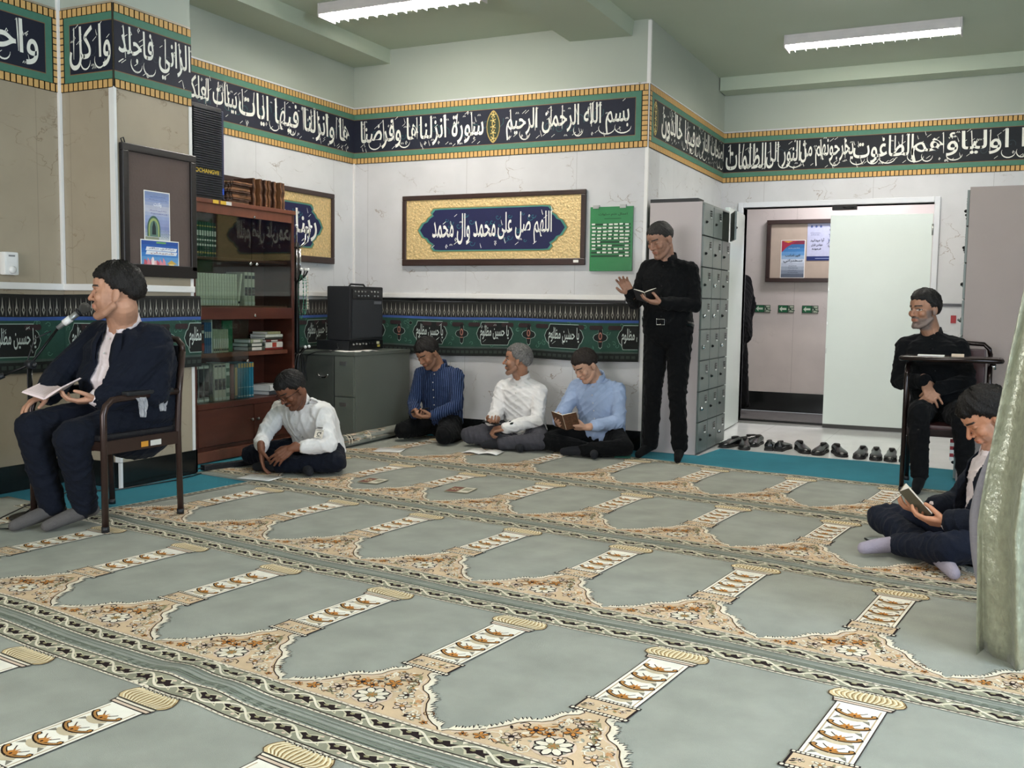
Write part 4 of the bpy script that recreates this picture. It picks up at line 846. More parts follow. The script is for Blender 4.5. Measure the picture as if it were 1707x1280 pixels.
o = obj('handle', G().tube([(-4.80+.05*cos(q), CY0-.006, .56+.03*sin(q)) for q in [pi+pi*i/8 for i in range(9)]], .007, 8), chrome); o.data.transform(inv_root(t)); o.parent = d
t = thing('paper_cover', 'crumpled white paper sheet lying on the grey filing cabinet', 'paper', (-4.7, 6.5, .74)); g = G()
R = random.Random(2)
for i in range(9):
    for j in range(4): g.v.append((-4.75+.0+j*.08, 6.39+i*.045, .7405+.004*R.random()+(.006 if (i+j) % 3 == 0 else 0)))
g.f = [(i*4+j, i*4+j+1, (i+1)*4+j+1, (i+1)*4+j) for i in range(8) for j in range(3)]; g.m = [0]*24; g.sm = [True]*24; obj('sheet', g, paperm, t, world=True, solid=.0015)
t = thing('mixer_amplifier', 'flat black mixer amplifier with knobs under the combo amplifier', 'amplifier', (-4.75, 6.72, .748))
obj('case', G().box(-4.93, -4.612, 6.47, 6.96, .750, .826, 0, .004), blackp, t, world=True); obj('front_panel', G().box(-4.612, -4.606, 6.475, 6.955, .753, .823), mat('panel_black', '0c0d0f', .3), t, world=True)
for i in range(7): obj('knob', G().lathe([(.008, 0), (.007, .012), (.002, .013)], (-4.606, 6.52+i*.045, .80 if i % 2 else .797), 10, axis='x'), steel if i < 5 else blackp, t, world=True)
for y_, z, c in ((6.86, .803, 'cfc9a8'), (6.87, .777, 'b8a94a')): obj('switch', G().box(-4.606, -4.598, y_, y_+.03, z-.01, z+.01), mat('switch_'+c, c, .4), t, world=True)
t = thing('combo_amplifier', 'black combo amplifier with grille cloth front on the grey filing cabinet', 'amplifier', (-4.72, 6.7, .828))
obj('cabinet', G().box(-4.83, -4.600, 6.475, 6.945, .828, 1.268, 0, .012), mat('black_vinyl', '15161a', .6, bump=.3, bscale=300), t, world=True)
obj('grille_cloth', G().box(-4.600, -4.592, 6.50, 6.92, .85, 1.158), mat('grille_cloth', '23262b', .8, bump=.4, bscale=500), t, world=True)
obj('control_panel', G().box(-4.600, -4.594, 6.50, 6.92, 1.17, 1.245), mat('panel_black', '0c0d0f', .3), t, world=True)
for i in range(8):
    for j in (0, 1):
        if (i+j) % 5: obj('knob', G().lathe([(.007, 0), (.006, .01), (.002, .011)], (-4.594, 6.53+i*.046, 1.19+j*.035), 9, axis='x'), steel if j else mat('knob_grey', '77797b', .4), t, world=True)
obj('badge', G().box(-4.592, -4.589, 6.80, 6.905, 1.125, 1.148), mat('badge', '777a80', .3, .5), t, world=True)
obj('handle', G().tube([(-4.7, 6.60, 1.268), (-4.7, 6.62, 1.285), (-4.7, 6.80, 1.285), (-4.7, 6.82, 1.268)], .008, 8), blackp, t, world=True)
obj('cable', G().tube([(-4.74, 6.55, .83), (-4.72, 6.46, .80), (-4.66, 6.40, .765), (-4.72, 6.375, .74), (-4.86, 6.37, .735), (-4.95, 6.37, .70), (-4.96, 6.36, .60), (-4.92, 6.33, .50)], .004, 6), blackp, t, world=True)
# --- coat stand with beads and cables
t = thing('coat_stand', 'black coat stand with white-tipped hooks between bookcase and filing cabinet', 'coat stand', (-4.93, 6.22, 0)); px, py = -4.93, 6.215
obj('pole', G().cyl((px, py, .02), (px, py, 1.60), .019, 14), blk, t, world=True); obj('base', G().lathe([(.15, .012), (.15, .022), (.05, .035), (.02, .05)], (px, py, 0), 24), blk, t, world=True)
tip = mat('white_tip', 'efefec', .3)
def hook(z, a, r, h, m=None):
    q = [(px+.015*cos(a), py+.015*sin(a), z), (px+r*.35*cos(a), py+r*.35*sin(a), z+.01), (px+r*.8*cos(a), py+r*.8*sin(a), z+.05), (px+r*cos(a), py+r*sin(a), z+h)]
    o = obj('hook', G().tube(q, .0065, 8), m or chrome, t, world=True); s_ = obj('hook_tip', G().sphere(q[-1], .013, n=10), tip); s_.data.transform(inv_root(t)); s_.parent = o
for a in (-2.2, -.9, .35, 1.5): hook(1.56, a, .115, .165)
for a in (-2.2, -.9, .35, 1.5): o = obj('arm_tube', G().tube([(px+.03*cos(a), py+.03*sin(a), 1.32), (px+.03*cos(a), py+.03*sin(a), 1.55)], .006, 8), chrome, t, world=True)
for a in (-1.8, -.5, .5, 1.4, 2.6): hook(1.30, a, .09, .09, blk)
for a in (-1.4, -.2, 1.0): hook(.72, a, .10, .06, blk)
def beads(a, z, ln, c, label, w=.02, n=28):
    cx, cy = px+.085*cos(a), py+.085*sin(a); g = G()
    for i in range(n):
        q = 2*pi*i/n; g.sphere((cx+w*sin(q)*cos(a+1.5), cy+w*sin(q)*sin(a+1.5), z-ln/2+ln/2*cos(q)), .0055, n=6)
    g.tube([(cx+w*sin(q)*cos(a+1.5), cy+w*sin(q)*sin(a+1.5), z-ln/2+ln/2*cos(q)) for q in [2*pi*i/n for i in range(n)]], .0014, 5, closed=True)
    o = obj('prayer_beads', g, mat('bead_'+c, c, .3)); return tag(o, label, 'prayer beads', 'strings of prayer beads on the coat stand')
beads(-.5, 1.345, .34, '2c6a50', 'dark green bead string hanging lowest from the coat stand'); beads(.5, 1.34, .26, 'c9c4b4', 'cream bead string on the coat stand'); beads(-1.8, 1.34, .16, '8a4a44', 'short dark red bead string on the coat stand'); beads(1.4, 1.34, .30, '5fae94', 'pale green bead string on the coat stand')
g = G(); R = random.Random(4)
for i in range(9):
    dx, w, ln = R.uniform(-.03, .03), R.uniform(.03, .055), R.uniform(.24, .34); g.tube([(px+.06+dx*.5, py-.07+w*sin(q)+dx, .73-ln/2+ln/2*cos(q)) for q in [2*pi*k/16 for k in range(16)]], .0052, 6, closed=True)
tag(obj('cable_bundle', g, mat('black_rubber_cable', '0d0e10', .4)), 'looped black cables hanging from the lowest hook of the coat stand', 'cable')
# --- lockers
lg = mat('locker_grey', '747a74', .35, var=.05, scale=4); lgd = mat('locker_grey_door', '6c746f', .32, var=.06, scale=5); lside = mat('locker_side', 'b5aba9', .4, var=.04, scale=2)
def locker(name, label, x0, x1, y0, cols, face, h=1.935, open_=None, lside=lside):
    t = thing(name, label, 'locker', ((x0+x1)/2, y0+cols*.1435, 0)); W = cols*.287; xf = x1 if face > 0 else x0; n = 8; dh = (h-.03)/n; f = face
    g = G(); g.box(x0, x1, y0, y0+.008, .005, h, 1); g.box(x0, x1, y0+W-.008, y0+W, .005, h, 0); g.box(x0, x1, y0+.008, y0+W-.008, h-.012, h); xb = x0 if f > 0 else x1-.006; g.box(xb, xb+.006, y0+.008, y0+W-.008, .005, h-.012)
    for c in range(1, cols): g.box(x0+.006, x1-.006, y0+c*.287-.004, y0+c*.287+.004, .02, h-.012)
    for r in range(n): g.box(x0+.006, x1-.006, y0+.008, y0+W-.008, .01+r*dh, .016+r*dh)
    obj('body', g, [lg, lside], t, world=True)
    for c in range(cols):
        for r in range(n):
            ya, yb, za, zb = y0+c*.287+.006, y0+(c+1)*.287-.006, .02+r*dh, .012+(r+1)*dh; g = G()
            xa, xc = sorted((xf, xf+f*.016)); g.box(xa, xc, ya, yb, za, zb, 0, .003)
            for k in range(4): q = zb-.045-k*.017; g.add([(xf+f*.0165, yb-.105, q), (xf+f*.0165, yb-.055, q), (xf+f*.022, yb-.055, q+.007), (xf+f*.022, yb-.105, q+.007), (xf+f*.0165, yb-.105, q+.012), (xf+f*.0165, yb-.055, q+.012)], [(0, 1, 2, 3), (3, 2, 5, 4)], 1 if k < 3 else 2)
            isopen = open_ == (c, r)
            if isopen: g.mapv(lambda v: Vector((xf+f*.01+(v.x-xf)*cos(.36)+(yb-v.y)*sin(.36), yb-(yb-v.y)*cos(.36)+(v.x-xf)*sin(.36)*f, v.z)))
            d = obj('door', g, [lgd, blk, tip], t, world=True)
            k = G(); rr = random.Random(c*9+r); big = rr.random() < .28
            k.lathe([(.011 if not big else .016, 0), (.011 if not big else .018, .008), (.004, .016 if not big else .024)], (xf+f*.0165, ya+.06, za+.10), 10, axis='x')
            if f < 0: k.mapv(lambda v: Vector((2*(xf+f*.0165)-v.x, v.y, v.z)))
            if isopen: k.mapv(lambda v: Vector((xf+f*.01+(v.x-xf)*cos(.36)+(yb-v.y)*sin(.36), yb-(yb-v.y)*cos(.36)+(v.x-xf)*sin(.36)*f, v.z)))
            k = obj('lock', k, chrome if big else blk); k.data.transform(inv_root(t)); k.parent = d
    return t
t = locker('locker', 'tall grey locker bank with many small vented doors beside the standing man', -2.375, -1.965, 7.285, 3, 1, open_=(2, 7))
obj('lid', G().box(-2.375, -2.0, 7.285, 7.45, 1.935, 1.962), mat('black_lid', '232323', .5), t, world=True)
t = locker('locker', 'locker bank with its blank grey-brown side behind the chair on the right', -.135, .80, 7.1, 3, -1, h=1.95, lside=mat('locker_side_brown', '94867f', .4, var=.05, scale=2))
bt = thing('barrier_tape', 'short red and white tape hanging at the left edge of the right locker', 'tape', (-.16, 7.095, .15)); g = G(); g2 = G()
for i in range(6): (g if i % 2 else g2).box(-.178, -.153, 7.105, 7.108, .14+i*.024, .14+(i+1)*.024)
obj('red_print', g, mat('tape_red', 'a02a2e', .5), bt, world=True); obj('white_print', g2, paperm, bt, world=True); obj('string', G().cyl((-.166, 7.107, .28), (-.150, 7.12, .33), .0015, 6), white, bt, world=True)
tag(obj('barrier_tape', G().box(-.29, -.245, YD-.006, YD-.0005, 1.03, 1.10, 0), mat('tape_red', 'a02a2e', .5)), 'small red tape tag on the wall beside the right locker', 'tape')
# --- shoes on the tiles
shoe_m = mat('black_leather', '121214', .25, var=.15, scale=20, spec=.6); sole_m = mat('black_sole', '1c1917', .6); lining = mat('shoe_lining', '2a2422', .8)
def shoe_mesh(side=1, slip=True):
    st = [(-.135, .030, .002, .062, .010), (-.125, .034, 0, .078, .026), (-.09, .036, 0, .080, .031), (-.05, .035, 0, .070, .031), (-.01, .037, 0, .062, .0), (.03, .043, 0, .058, 0), (.07, .046, 0, .050, 0), (.105, .042, 0, .044, 0), (.13, .030, 0, .036, 0), (.142, .012, .004, .024, 0)]
    g = G(); n = 18
    for (y_, w, b, h, o_) in st:
        for j in range(n):
            a = 2*pi*j/n; x = w*cos(a)*(1 if sin(a) < 0 else 1-.25*sin(a)); z = .016+(h-.016)*(.5+.5*sin(a)) if sin(a) > -.2 else .016
            if o_ and sin(a) > .55: x *= 1.0
            g.v.append((x+side*.006*max(0, y_/.14), y_, z))
    k = len(st); g.f = [(i*n+j, i*n+(j+1) % n, (i+1)*n+(j+1) % n, (i+1)*n+j) for i in range(k-1) for j in range(n)]+[tuple(range(n)), tuple((k-1)*n+j for j in range(n))]
    g.m = [0]*len(g.f); g.sm = [True]*len(g.f); return g, st
def shoe(x, y_, rz, label, group, side, dark=0):
    g, st = shoe_mesh(side); t = thing('shoe', label, 'shoe', (x, y_, .001), rz, group); obj('upper', g, shoe_m, t)
    s_ = G(); out = [(w*1.06+side*.006*max(0, y2/.14), y2) for (y2, w, *_r) in st]+[(-w*1.06+side*.006*max(0, y2/.14), y2) for (y2, w, *_r) in st[::-1]]; s_.prism(out, 0, .017); s_.box(-.034, .034, -.135, -.06, 0, .002); obj('sole', s_, sole_m, t, bevel=.002)
    op = G(); op.prism([(.024*cos(q)*(1 if sin(q) < 0 else .8), -.070+.046*sin(q)) for q in [2*pi*i/16 for i in range(16)]], .066, .0785); obj('opening', op, lining, t, bevel=.002); 
    return t
SH = [(-1.845, 7.93, 165, 'leftmost black shoe beside the locker, toe to the left', 'pair nearest the locker', 1), (-1.725, 7.905, 190, 'black shoe second from the locker', 'pair nearest the locker', -1), (-1.79, 8.16, 120, 'black shoe half hidden behind the first pair', 'shoes behind the first pair', 1), (-1.68, 8.12, 175, 'rearmost black shoe right of the first pair', 'shoes behind the first pair', -1),
      (-1.53, 7.98, 5, 'left shoe of the rounded slip-on pair, heel to the mat', 'slip-on pair', -1), (-1.43, 7.985, -6, 'right shoe of the rounded slip-on pair, heel to the mat', 'slip-on pair', 1), (-1.27, 7.955, 205, 'left shoe of the spread lace-up pair, toe turned left', 'spread pair', 1), (-1.13, 7.925, 172, 'right shoe of the spread lace-up pair', 'spread pair', -1),
      (-.985, 7.93, 202, 'pointed black shoe turned to the left, fourth pair', 'fourth pair', 1), (-.825, 7.90, 176, 'black shoe pointing at the mat, fourth pair', 'fourth pair', -1), (-.71, 7.89, 186, 'left shoe of the round-toed pair near the chair', 'round-toed pair', 1), (-.605, 7.885, 180, 'right shoe of the round-toed pair near the chair', 'round-toed pair', -1), (-.50, 7.90, 186, 'shoe partly behind the front leg of the chair', 'pair behind the chair leg', 1), (-.41, 7.88, 180, 'shoe seen between the chair legs', 'pair behind the chair leg', -1)]
for s_ in SH: shoe(s_[0], s_[1], radians(s_[2]), s_[3], s_[4]+' of black shoes on the tiles', s_[5])
# --- ceiling lights
tube_m = mat('fluorescent_tube', 'fff8ec', .4, emit=30); house = mat('fitting_white', 'cfc8c4', .4)
def lamp(x, y_, label, rz=0, tm=tube_m):
    t = thing('ceiling_light', label, 'ceiling light', (x, y_, ZC), rz, 'fluorescent ceiling fittings'); L = .64
    g = G(); g.box(-L, L, -.10, .10, -.03, 0, 0, .004); g.box(-L, L, -.105, -.09, -.078, -.02, 0, .003); g.box(-L, L, .09, .105, -.078, -.02, 0, .003); g.box(-L-.012, -L, -.105, .105, -.10, 0, 0, .004); g.box(L, L+.012, -.105, .105, -.10, 0, 0, .004); obj('housing', g, house, t)
    for s_ in (-1, 1): obj('tube', G().cyl((-.61, s_*.042, -.074), (.61, s_*.042, -.074), .014, 10), tm, t)
    g = G(); 
    for i in range(15): q = -L+.045+i*(2*L-.09)/14; g.box(q-.0015, q+.0015, -.09, .09, -.098, -.068)
    g.box(-L, L, -.002, .002, -.098, -.05); obj('louvre', g, mat('louvre', 'e2e6ea', .25, .4), t); return t
for (x, y_, k), l in zip(LAMPS, ('fluorescent fitting at the top centre of the photo', 'fluorescent fitting at the upper right before the doorway', 'fluorescent fitting nearer the camera on the right', 'fluorescent fitting nearer the camera on the left')):
    lamp(x, y_, l, 0, mat('fluorescent_tube_%d' % (k*100), 'fffaf2', .4, emit=TUBE*k))
# --- curtain
t = thing('curtain', 'grey-green satin curtain hanging at the right edge in front of the seated man', 'curtain', (.4, 3.45, 0)); sat = mat('green_satin', '94957f', .28, metal=.25, var=.17, scale=48, bump=.5, bscale=60, sheen=.2, spec=.7, stretch=(1, 1, .7))
g = G(); NX, NZ = 90, 60
for i in range(NX+1):
    for j in range(NZ+1):
        u = i/NX; z = .012+3.24*j/NZ; e = -.003+.1*max(0, (z-.45)/.8)**1.15 if z > .45 else -.003+.02*((.45-z)/.45)
        am = .034+.020*(1-min(1, z/1.6)); ph = u*40+.35*sin(z*1.7)
        x = e+u*1.15+.010*sin(ph*2+1); y_ = 3.46-.10*u+am*sin(ph)+.012*sin(ph*2.3+z*2)+.004*sin(z*31+u*60)
        g.v.append((x, y_, z+(.014*sin(ph+.6) if j < 2 else 0)))
g.f = [(i*(NZ+1)+j, (i+1)*(NZ+1)+j, (i+1)*(NZ+1)+j+1, i*(NZ+1)+j+1) for i in range(NX) for j in range(NZ)]; g.m = [0]*len(g.f); g.sm = [True]*len(g.f); obj('cloth', g, sat, t, world=True, solid=.003)
g = G()
for i in range(9):
    for j in range(31):
        z = .03+1.0*j/30; e = -.003+.1*max(0, (z-.45)/.8)**1.15 if z > .45 else -.003+.02*((.45-z)/.45)
        g.v.append((e-.030*max(0, sin(pi*min(1, max(0, (z-.20)/.48))))**.7+.014+i*.014, 3.60+.008*sin(i*1.3+z*6), z))
g.f = [(i*31+j, (i+1)*31+j, (i+1)*31+j+1, i*31+j+1) for i in range(8) for j in range(30)]; g.m = [0]*240; g.sm = [True]*240; obj('lining', g, mat('grey_lining', '8b878e', .7, bump=.3, bscale=80), t, world=True, solid=.003)
obj('rail', G().cyl((.25, 3.44, 3.27), (2.0, 3.3, 3.27), .014, 10), steel, t, world=True)
# --- papers, leaflets, rolled rug on the floor
def sheet(name, label, cat, c, w, h, rz, draw=None, z=.0185, fold=0, cover='e9e7e2', grp=None):
    t = thing(name, label, cat, (*c, z), rz, grp); g = G(); n = 8
    for i in range(n+1):
        for j in (0, 1): u = (i/n-.5)*w; g.v.append((u, (j-.5)*h, fold*(1-abs(u)/(w/2))**1.0*0+fold*abs(sin(pi*(abs(u)/(w/2))))+.0015))
    g.f = [(i*2, i*2+2, i*2+3, i*2+1) for i in range(n)]; g.m = [0]*n; g.sm = [True]*n
    obj('sheet', g, mat('sheet_'+cover, cover, .7, var=.03), t, solid=.0018)
    if draw: a = Art(); draw(a, w, h); a.obj('print', lambda u, v, k: (u, v, .0032+k+fold*abs(sin(pi*(abs(u)/(w/2))))), ART, t)
    return t
def drp(a, w, h):
    for i in range(8):
        for x0, x1 in ((-w*.44, -w*.06), (w*.06, w*.44)): a.rect(x0, x1, -h*.38+i*h*.1, -h*.38+i*h*.1+.003, 1, 'b8b4ae')
def drq(a, w, h):
    a.rect(-w/2, w/2, -h/2, h/2, 1, '8b8266'); a.rect(-w*.48, -w*.03, -h*.46, h*.46, 2, '6f3f30'); a.rect(w*.03, w*.48, -h*.46, h*.46, 2, 'd8d2c0'); a.rect(w*.10, w*.42, -h*.2, h*.3, 3, '93907a'); a.flower(-w*.25, 0, .03, 3, 'c9b48a', '2a2a2a', None, 6)
sheet('paper_sheet', 'white paper sheet on the carpet in front of the filing cabinet', 'paper', (-4.04, 6.20), .21, .20, .3, drp)
sheet('paper_sheet', 'open white paper on the carpet before the man in the white uniform shirt', 'paper', (-4.10, 4.80), .24, .17, .1, drp)
sheet('leaflet', 'small brown and white leaflet on the carpet, the left one of the two lying alone', 'leaflet', (-3.42, 5.06), .14, .15, .05, drq, cover='b9ad90'); sheet('leaflet', 'small pale and brown leaflet on the carpet, the right one of the two lying alone', 'leaflet', (-2.80, 5.08), .15, .16, .1, drq, cover='b9ad90')
sheet('booklet', 'open white booklet on the carpet in front of the grey-haired man', 'booklet', (-3.38, 6.47), .28, .19, .15, drp, fold=.012)
sheet('folder', 'green card lying on the floor by the feet of the standing man', 'folder', (-2.40, 6.86), .12, .18, .3, cover='2f6a58')
t = thing('phone', 'black phone on the carpet at the knee of the man on the right', 'phone', (-.42, 4.93, .018), .5); obj('body', G().box(-.035, .035, -.075, .075, 0, .009, 0, .003), blackp, t); obj('screen', G().box(-.032, .032, -.071, .071, .009, .0096), mat('phone_glass', '08090c', .06), t)
t = thing('power_strip', 'black power strip with a cable on the carpet left of the uniformed man', 'power strip', (-4.55, 5.0, .017), 1.3); obj('body', G().box(-.19, .19, -.028, .028, 0, .035, 0, .006), blackp, t)
for i in range(4): obj('socket', G().lathe([(.016, .035), (.016, .036), (.002, .036)], (-.13+i*.085, 0, 0), 12), mat('socket_grey', '3c3c3c', .5), t)
obj('cord', G().tube([(-.19, 0, .02), (-.27, .03, .0), (-.36, -.02, -.008), (-.5, .05, -.008), (-.68, .09, -.009)], .0045, 6), blackp, t)
t = thing('rolled_rug', 'rolled-up patterned rug lying against the filing cabinet', 'rug', (-4.40, 6.1, 0)); p0 = Vector((-4.42, 6.12, .062)); p1 = Vector((-4.46, 7.19, .062)); dd = (p1-p0); 
g = G(); sp = []; K = 44
for i in range(K+1): q = 2*pi*3.3*i/K; r = .046-.028*(1-i/K); sp.append((r*cos(q), r*sin(q)))
for i, (u, v) in enumerate(sp):
    for e in (p0, p1): g.v.append((e.x+u, e.y, e.z+v))
g.f = [(2*i, 2*i+1, 2*i+3, 2*i+2) for i in range(K)]; g.m = [0]*K; g.sm = [True]*K; obj('roll', g, RUG, t, world=True, solid=.007)
a = Art(); R = random.Random(9)
for i in range(60):
    u = R.uniform(.02, .55); v = R.uniform(-.2, 1.6); c = R.choice((CR, DARK, OR_, OL, PK, CR)); a.ell(u, v, R.uniform(.012, .03), R.uniform(.08, .22), 2+i % 6, c, 7, R.random())
for u in (.01, .05, .3): a.rect(u, u+.012, -.3, 1.8, 9, CR)
a.P = [(q, l, c) for p, l, c in a.P for q in split_poly(p, .15)]
a.obj('woven_pattern', lambda u, v, k: (p0.x+dd.x*u+(.0505+k)*cos(v), p0.y+dd.y*u, p0.z+(.0505+k)*sin(v)), WOVEN, t, world=True)
# ---------------------------------------------------------------- people
V3 = Vector
def ball(g, c, r, M=None, n=14):
    """ellipsoid; r = 3 radii along the axes given by M columns"""
    rx, ry, rz = r if hasattr(r, '__len__') else (r, r, r); vs = []
    for i in range(n+1):
        for j in range(n):
            p = V3((rx*sin(pi*i/n)*cos(2*pi*j/n), ry*sin(pi*i/n)*sin(2*pi*j/n), rz*cos(pi*i/n)))
            vs.append(V3(c)+(M @ p if M else p))
    return g.add(vs, [(i*n+j, (i+1)*n+j, (i+1)*n+(j+1) % n, i*n+(j+1) % n) for i in range(n) for j in range(n)])
def limb(g, pts, rs, n=14):
    P = [V3(p) for p in pts]
    for i in range(len(P)-1):
        a, b = P[i], P[i+1]; d = b-a; L = d.length
        if L < 1e-5: continue
        d /= L; up = V3((0, 0, 1)) if abs(d.z) < .9 else V3((1, 0, 0)); x = d.cross(up).normalized(); y = d.cross(x); vs = []; st = []
        for k in range(4): q = pi/2*k/4; st.append((-rs[i]*cos(q), rs[i]*sin(q)))
        st += [(0, rs[i]), (L, rs[i+1])]
        for k in range(1, 5): q = pi/2*k/4; st.append((L+rs[i+1]*sin(q), rs[i+1]*cos(q)))
        st[0] = (st[0][0], .0004); st[-1] = (st[-1][0], .0004)
        for (t_, r) in st: vs += [a+d*t_+(x*cos(2*pi*j/n)+y*sin(2*pi*j/n))*r for j in range(n)]
        k = len(st); g.add(vs, [(q*n+j, q*n+(j+1) % n, (q+1)*n+(j+1) % n, (q+1)*n+j) for q in range(k-1) for j in range(n)]+[tuple(range(n))[::-1], tuple((k-1)*n+j for j in range(n))])
    return g
def loft(g, st, n=24):
    """st: (centre, side vector, forward vector, side radius, forward radius)"""
    vs = []
    for c, s, f, a, b in st:
        for j in range(n):
            q = 2*pi*j/n; cx, sy = cos(q), sin(q); cx = abs(cx)**.85*(1 if cx > 0 else -1); sy = abs(sy)**.85*(1 if sy > 0 else -1); vs.append(V3(c)+V3(s)*a*cx+V3(f)*b*sy)
    k = len(st); return g.add(vs, [(i*n+j, i*n+(j+1) % n, (i+1)*n+(j+1) % n, (i+1)*n+j) for i in range(k-1) for j in range(n)]+[tuple(range(n))[::-1], tuple((k-1)*n+j for j in range(n))])
def fuse(g, voxel, it=4, fac=.5):
    """join overlapping closed shapes into one continuous skin -> (verts, normals, faces)"""
    me = bpy.data.meshes.new('tmp'); me.from_pydata(g.v, [], g.f)
    bm = bmesh.new(); bm.from_mesh(me); bmesh.ops.recalc_face_normals(bm, faces=bm.faces); bm.to_mesh(me); bm.free()
    o = bpy.data.objects.new('tmp', me); C.objects.link(o)
    r = o.modifiers.new('r', 'REMESH'); r.mode = 'VOXEL'; r.voxel_size = voxel
    s = o.modifiers.new('s', 'SMOOTH'); s.factor = fac; s.iterations = it
    dg = bpy.context.evaluated_depsgraph_get(); m2 = bpy.data.meshes.new_from_object(o.evaluated_get(dg))
    bpy.data.objects.remove(o); bpy.data.meshes.remove(me); return m2
def arr(me):
    n = len(me.vertices); v = np.empty(n*3, np.float32); me.vertices.foreach_get('co', v); k = np.empty(n*3, np.float32); me.vertex_normals.foreach_get('vector', k)
    return v.reshape(-1, 3).astype(float), k.reshape(-1, 3).astype(float)
def put(me, v): me.vertices.foreach_set('co', np.asarray(v, np.float32).ravel()); me.update()
def finish(name, me, m, parent, cols=None, smooth=True):
    me.name = name; me.materials.clear(); me.materials.append(m)
    me.polygons.foreach_set('use_smooth', [smooth]*len(me.polygons))
    if cols is not None:
        a = me.color_attributes.new('Col', 'FLOAT_COLOR', 'POINT'); c = np.ones((len(me.vertices), 4), np.float32); c[:, :3] = cols; a.data.foreach_set('color', c.ravel())
    me.transform(inv_root(parent)); me.update(); o = bpy.data.objects.new(name, me); C.objects.link(o); o.parent = parent; return o
def folds(me, joints, amp=.0035, seed=1, jamp=.006, gl=1):
    v, n = arr(me); R = np.random.RandomState(seed); d = np.zeros(len(v))
    for k in range(4):
        kv = R.normal(size=3); kv /= np.linalg.norm(kv); q = R.normal(size=3)*16; fr = (38, 55, 24, 80)[k]
        w = np.sin(v @ kv*fr*gl+2.2*np.sin(v @ q+R.rand()*6)+R.rand()*6); d += amp*(1, .6, 1, .35)[k]*(1-np.abs(w))**1.5*1.6-amp*.35
    for (c, ax, rad) in joints:
        c = np.array(c); ax = np.array(ax); ax = ax/(np.linalg.norm(ax)+1e-9); r = v-c; al = r @ ax; dist = np.linalg.norm(r, axis=1)
        pr = np.stack([r[:, 0]*27, r[:, 1]*31, r[:, 2]*23], 1).sum(1)
        d += jamp*.62*np.exp(-(dist/rad)**2)*np.sin(2*pi*al/.062+2.6*np.sin(pr*.8)+1.4*np.sin(pr*1.9+2))*(.55+.45*np.sin(pr*.45+al*12))
    put(me, v+n*d[:, None])
skin_m = mat('skin', attr=True, rough=.5, var=.05, scale=40, bump=.12, bscale=320, spec=.35)
hair_m = mat('hair', attr=True, rough=.55, var=.35, scale=160, bump=.6, bscale=260, spec=.3, stretch=(1, 1, .35))
def cloth(name, c, rough=.85, bump=.25, bs=240, sheen=.03, var=.05): return mat('cloth_'+name, c, rough, var=var, scale=7, bump=bump, bscale=bs, sheen=sheen, spec=.14)
def frame(f, up=(0, 0, 1)):
    f = V3(f).normalized(); s = f.cross(V3(up)).normalized(); u = s.cross(f); return Matrix((s, f, u)).transposed()   # columns: wearer's right, forward, up
def head_shape(g, c, M, k=1.0, nose=1.0, jaw=1.0):
    T = lambda x, y, z: V3(c)+M @ V3((x*k, y*k, z*k))
    def b(x, y, z, rx, ry=None, rz=None): ball(g, T(x, y, z), (rx*k, (ry or rx)*k, (rz or rx)*k), M)
    b(0, -.010, .036, .0755, .097, .084, ); b(0, .022, -.020, .064*jaw, .064, .088); b(0, .012, -.050, .060*jaw, .052, .048) if jaw > 1.1 else None; b(0, .034, .048, .062, .060, .050)
    limb(g, [T(-.040, .070, .030), T(-.02, .083, .029), T(0, .084, .026), T(.02, .083, .029), T(.040, .070, .030)], [.0105*k, .0115*k, .009*k, .0115*k, .0105*k], 8)
    limb(g, [T(0, .082, .020), T(0, .100*nose, -.016), T(0, .103*nose, -.024)], [.0075*k, .0100*k, .0115*k], 8)
    for s in (-1, 1):
        b(s*.0125, .091, -.027, .0085, .0095, .0075); b(s*.030, .0665, .008, .0145, .0135, .0125); b(s*.040, .058, -.018, .026, .024, .024)
        limb(g, [T(s*.060*jaw, .0, -.052), T(s*.045*jaw, .035, -.083), T(s*.018, .068, -.101)], [.016*k, .017*k, .017*k], 8)
        Me = M @ Matrix.Rotation(s*.35, 3, 'Z') @ Matrix.Rotation(.15, 3, 'X'); ball(g, T(s*.0795, -.012, -.004), (.0065*k, .018*k, .031*k), Me, 10); ball(g, T(s*.079, -.006, -.022), (.007*k, .011*k, .014*k), Me, 8)
    b(0, .074, -.098, .021, .018, .018); b(0, .078, -.056, .024, .016, .022); b(0, .0905, -.0505, .0215, .0072, .0052); b(0, .0885, -.0615, .0195, .0080, .0062)
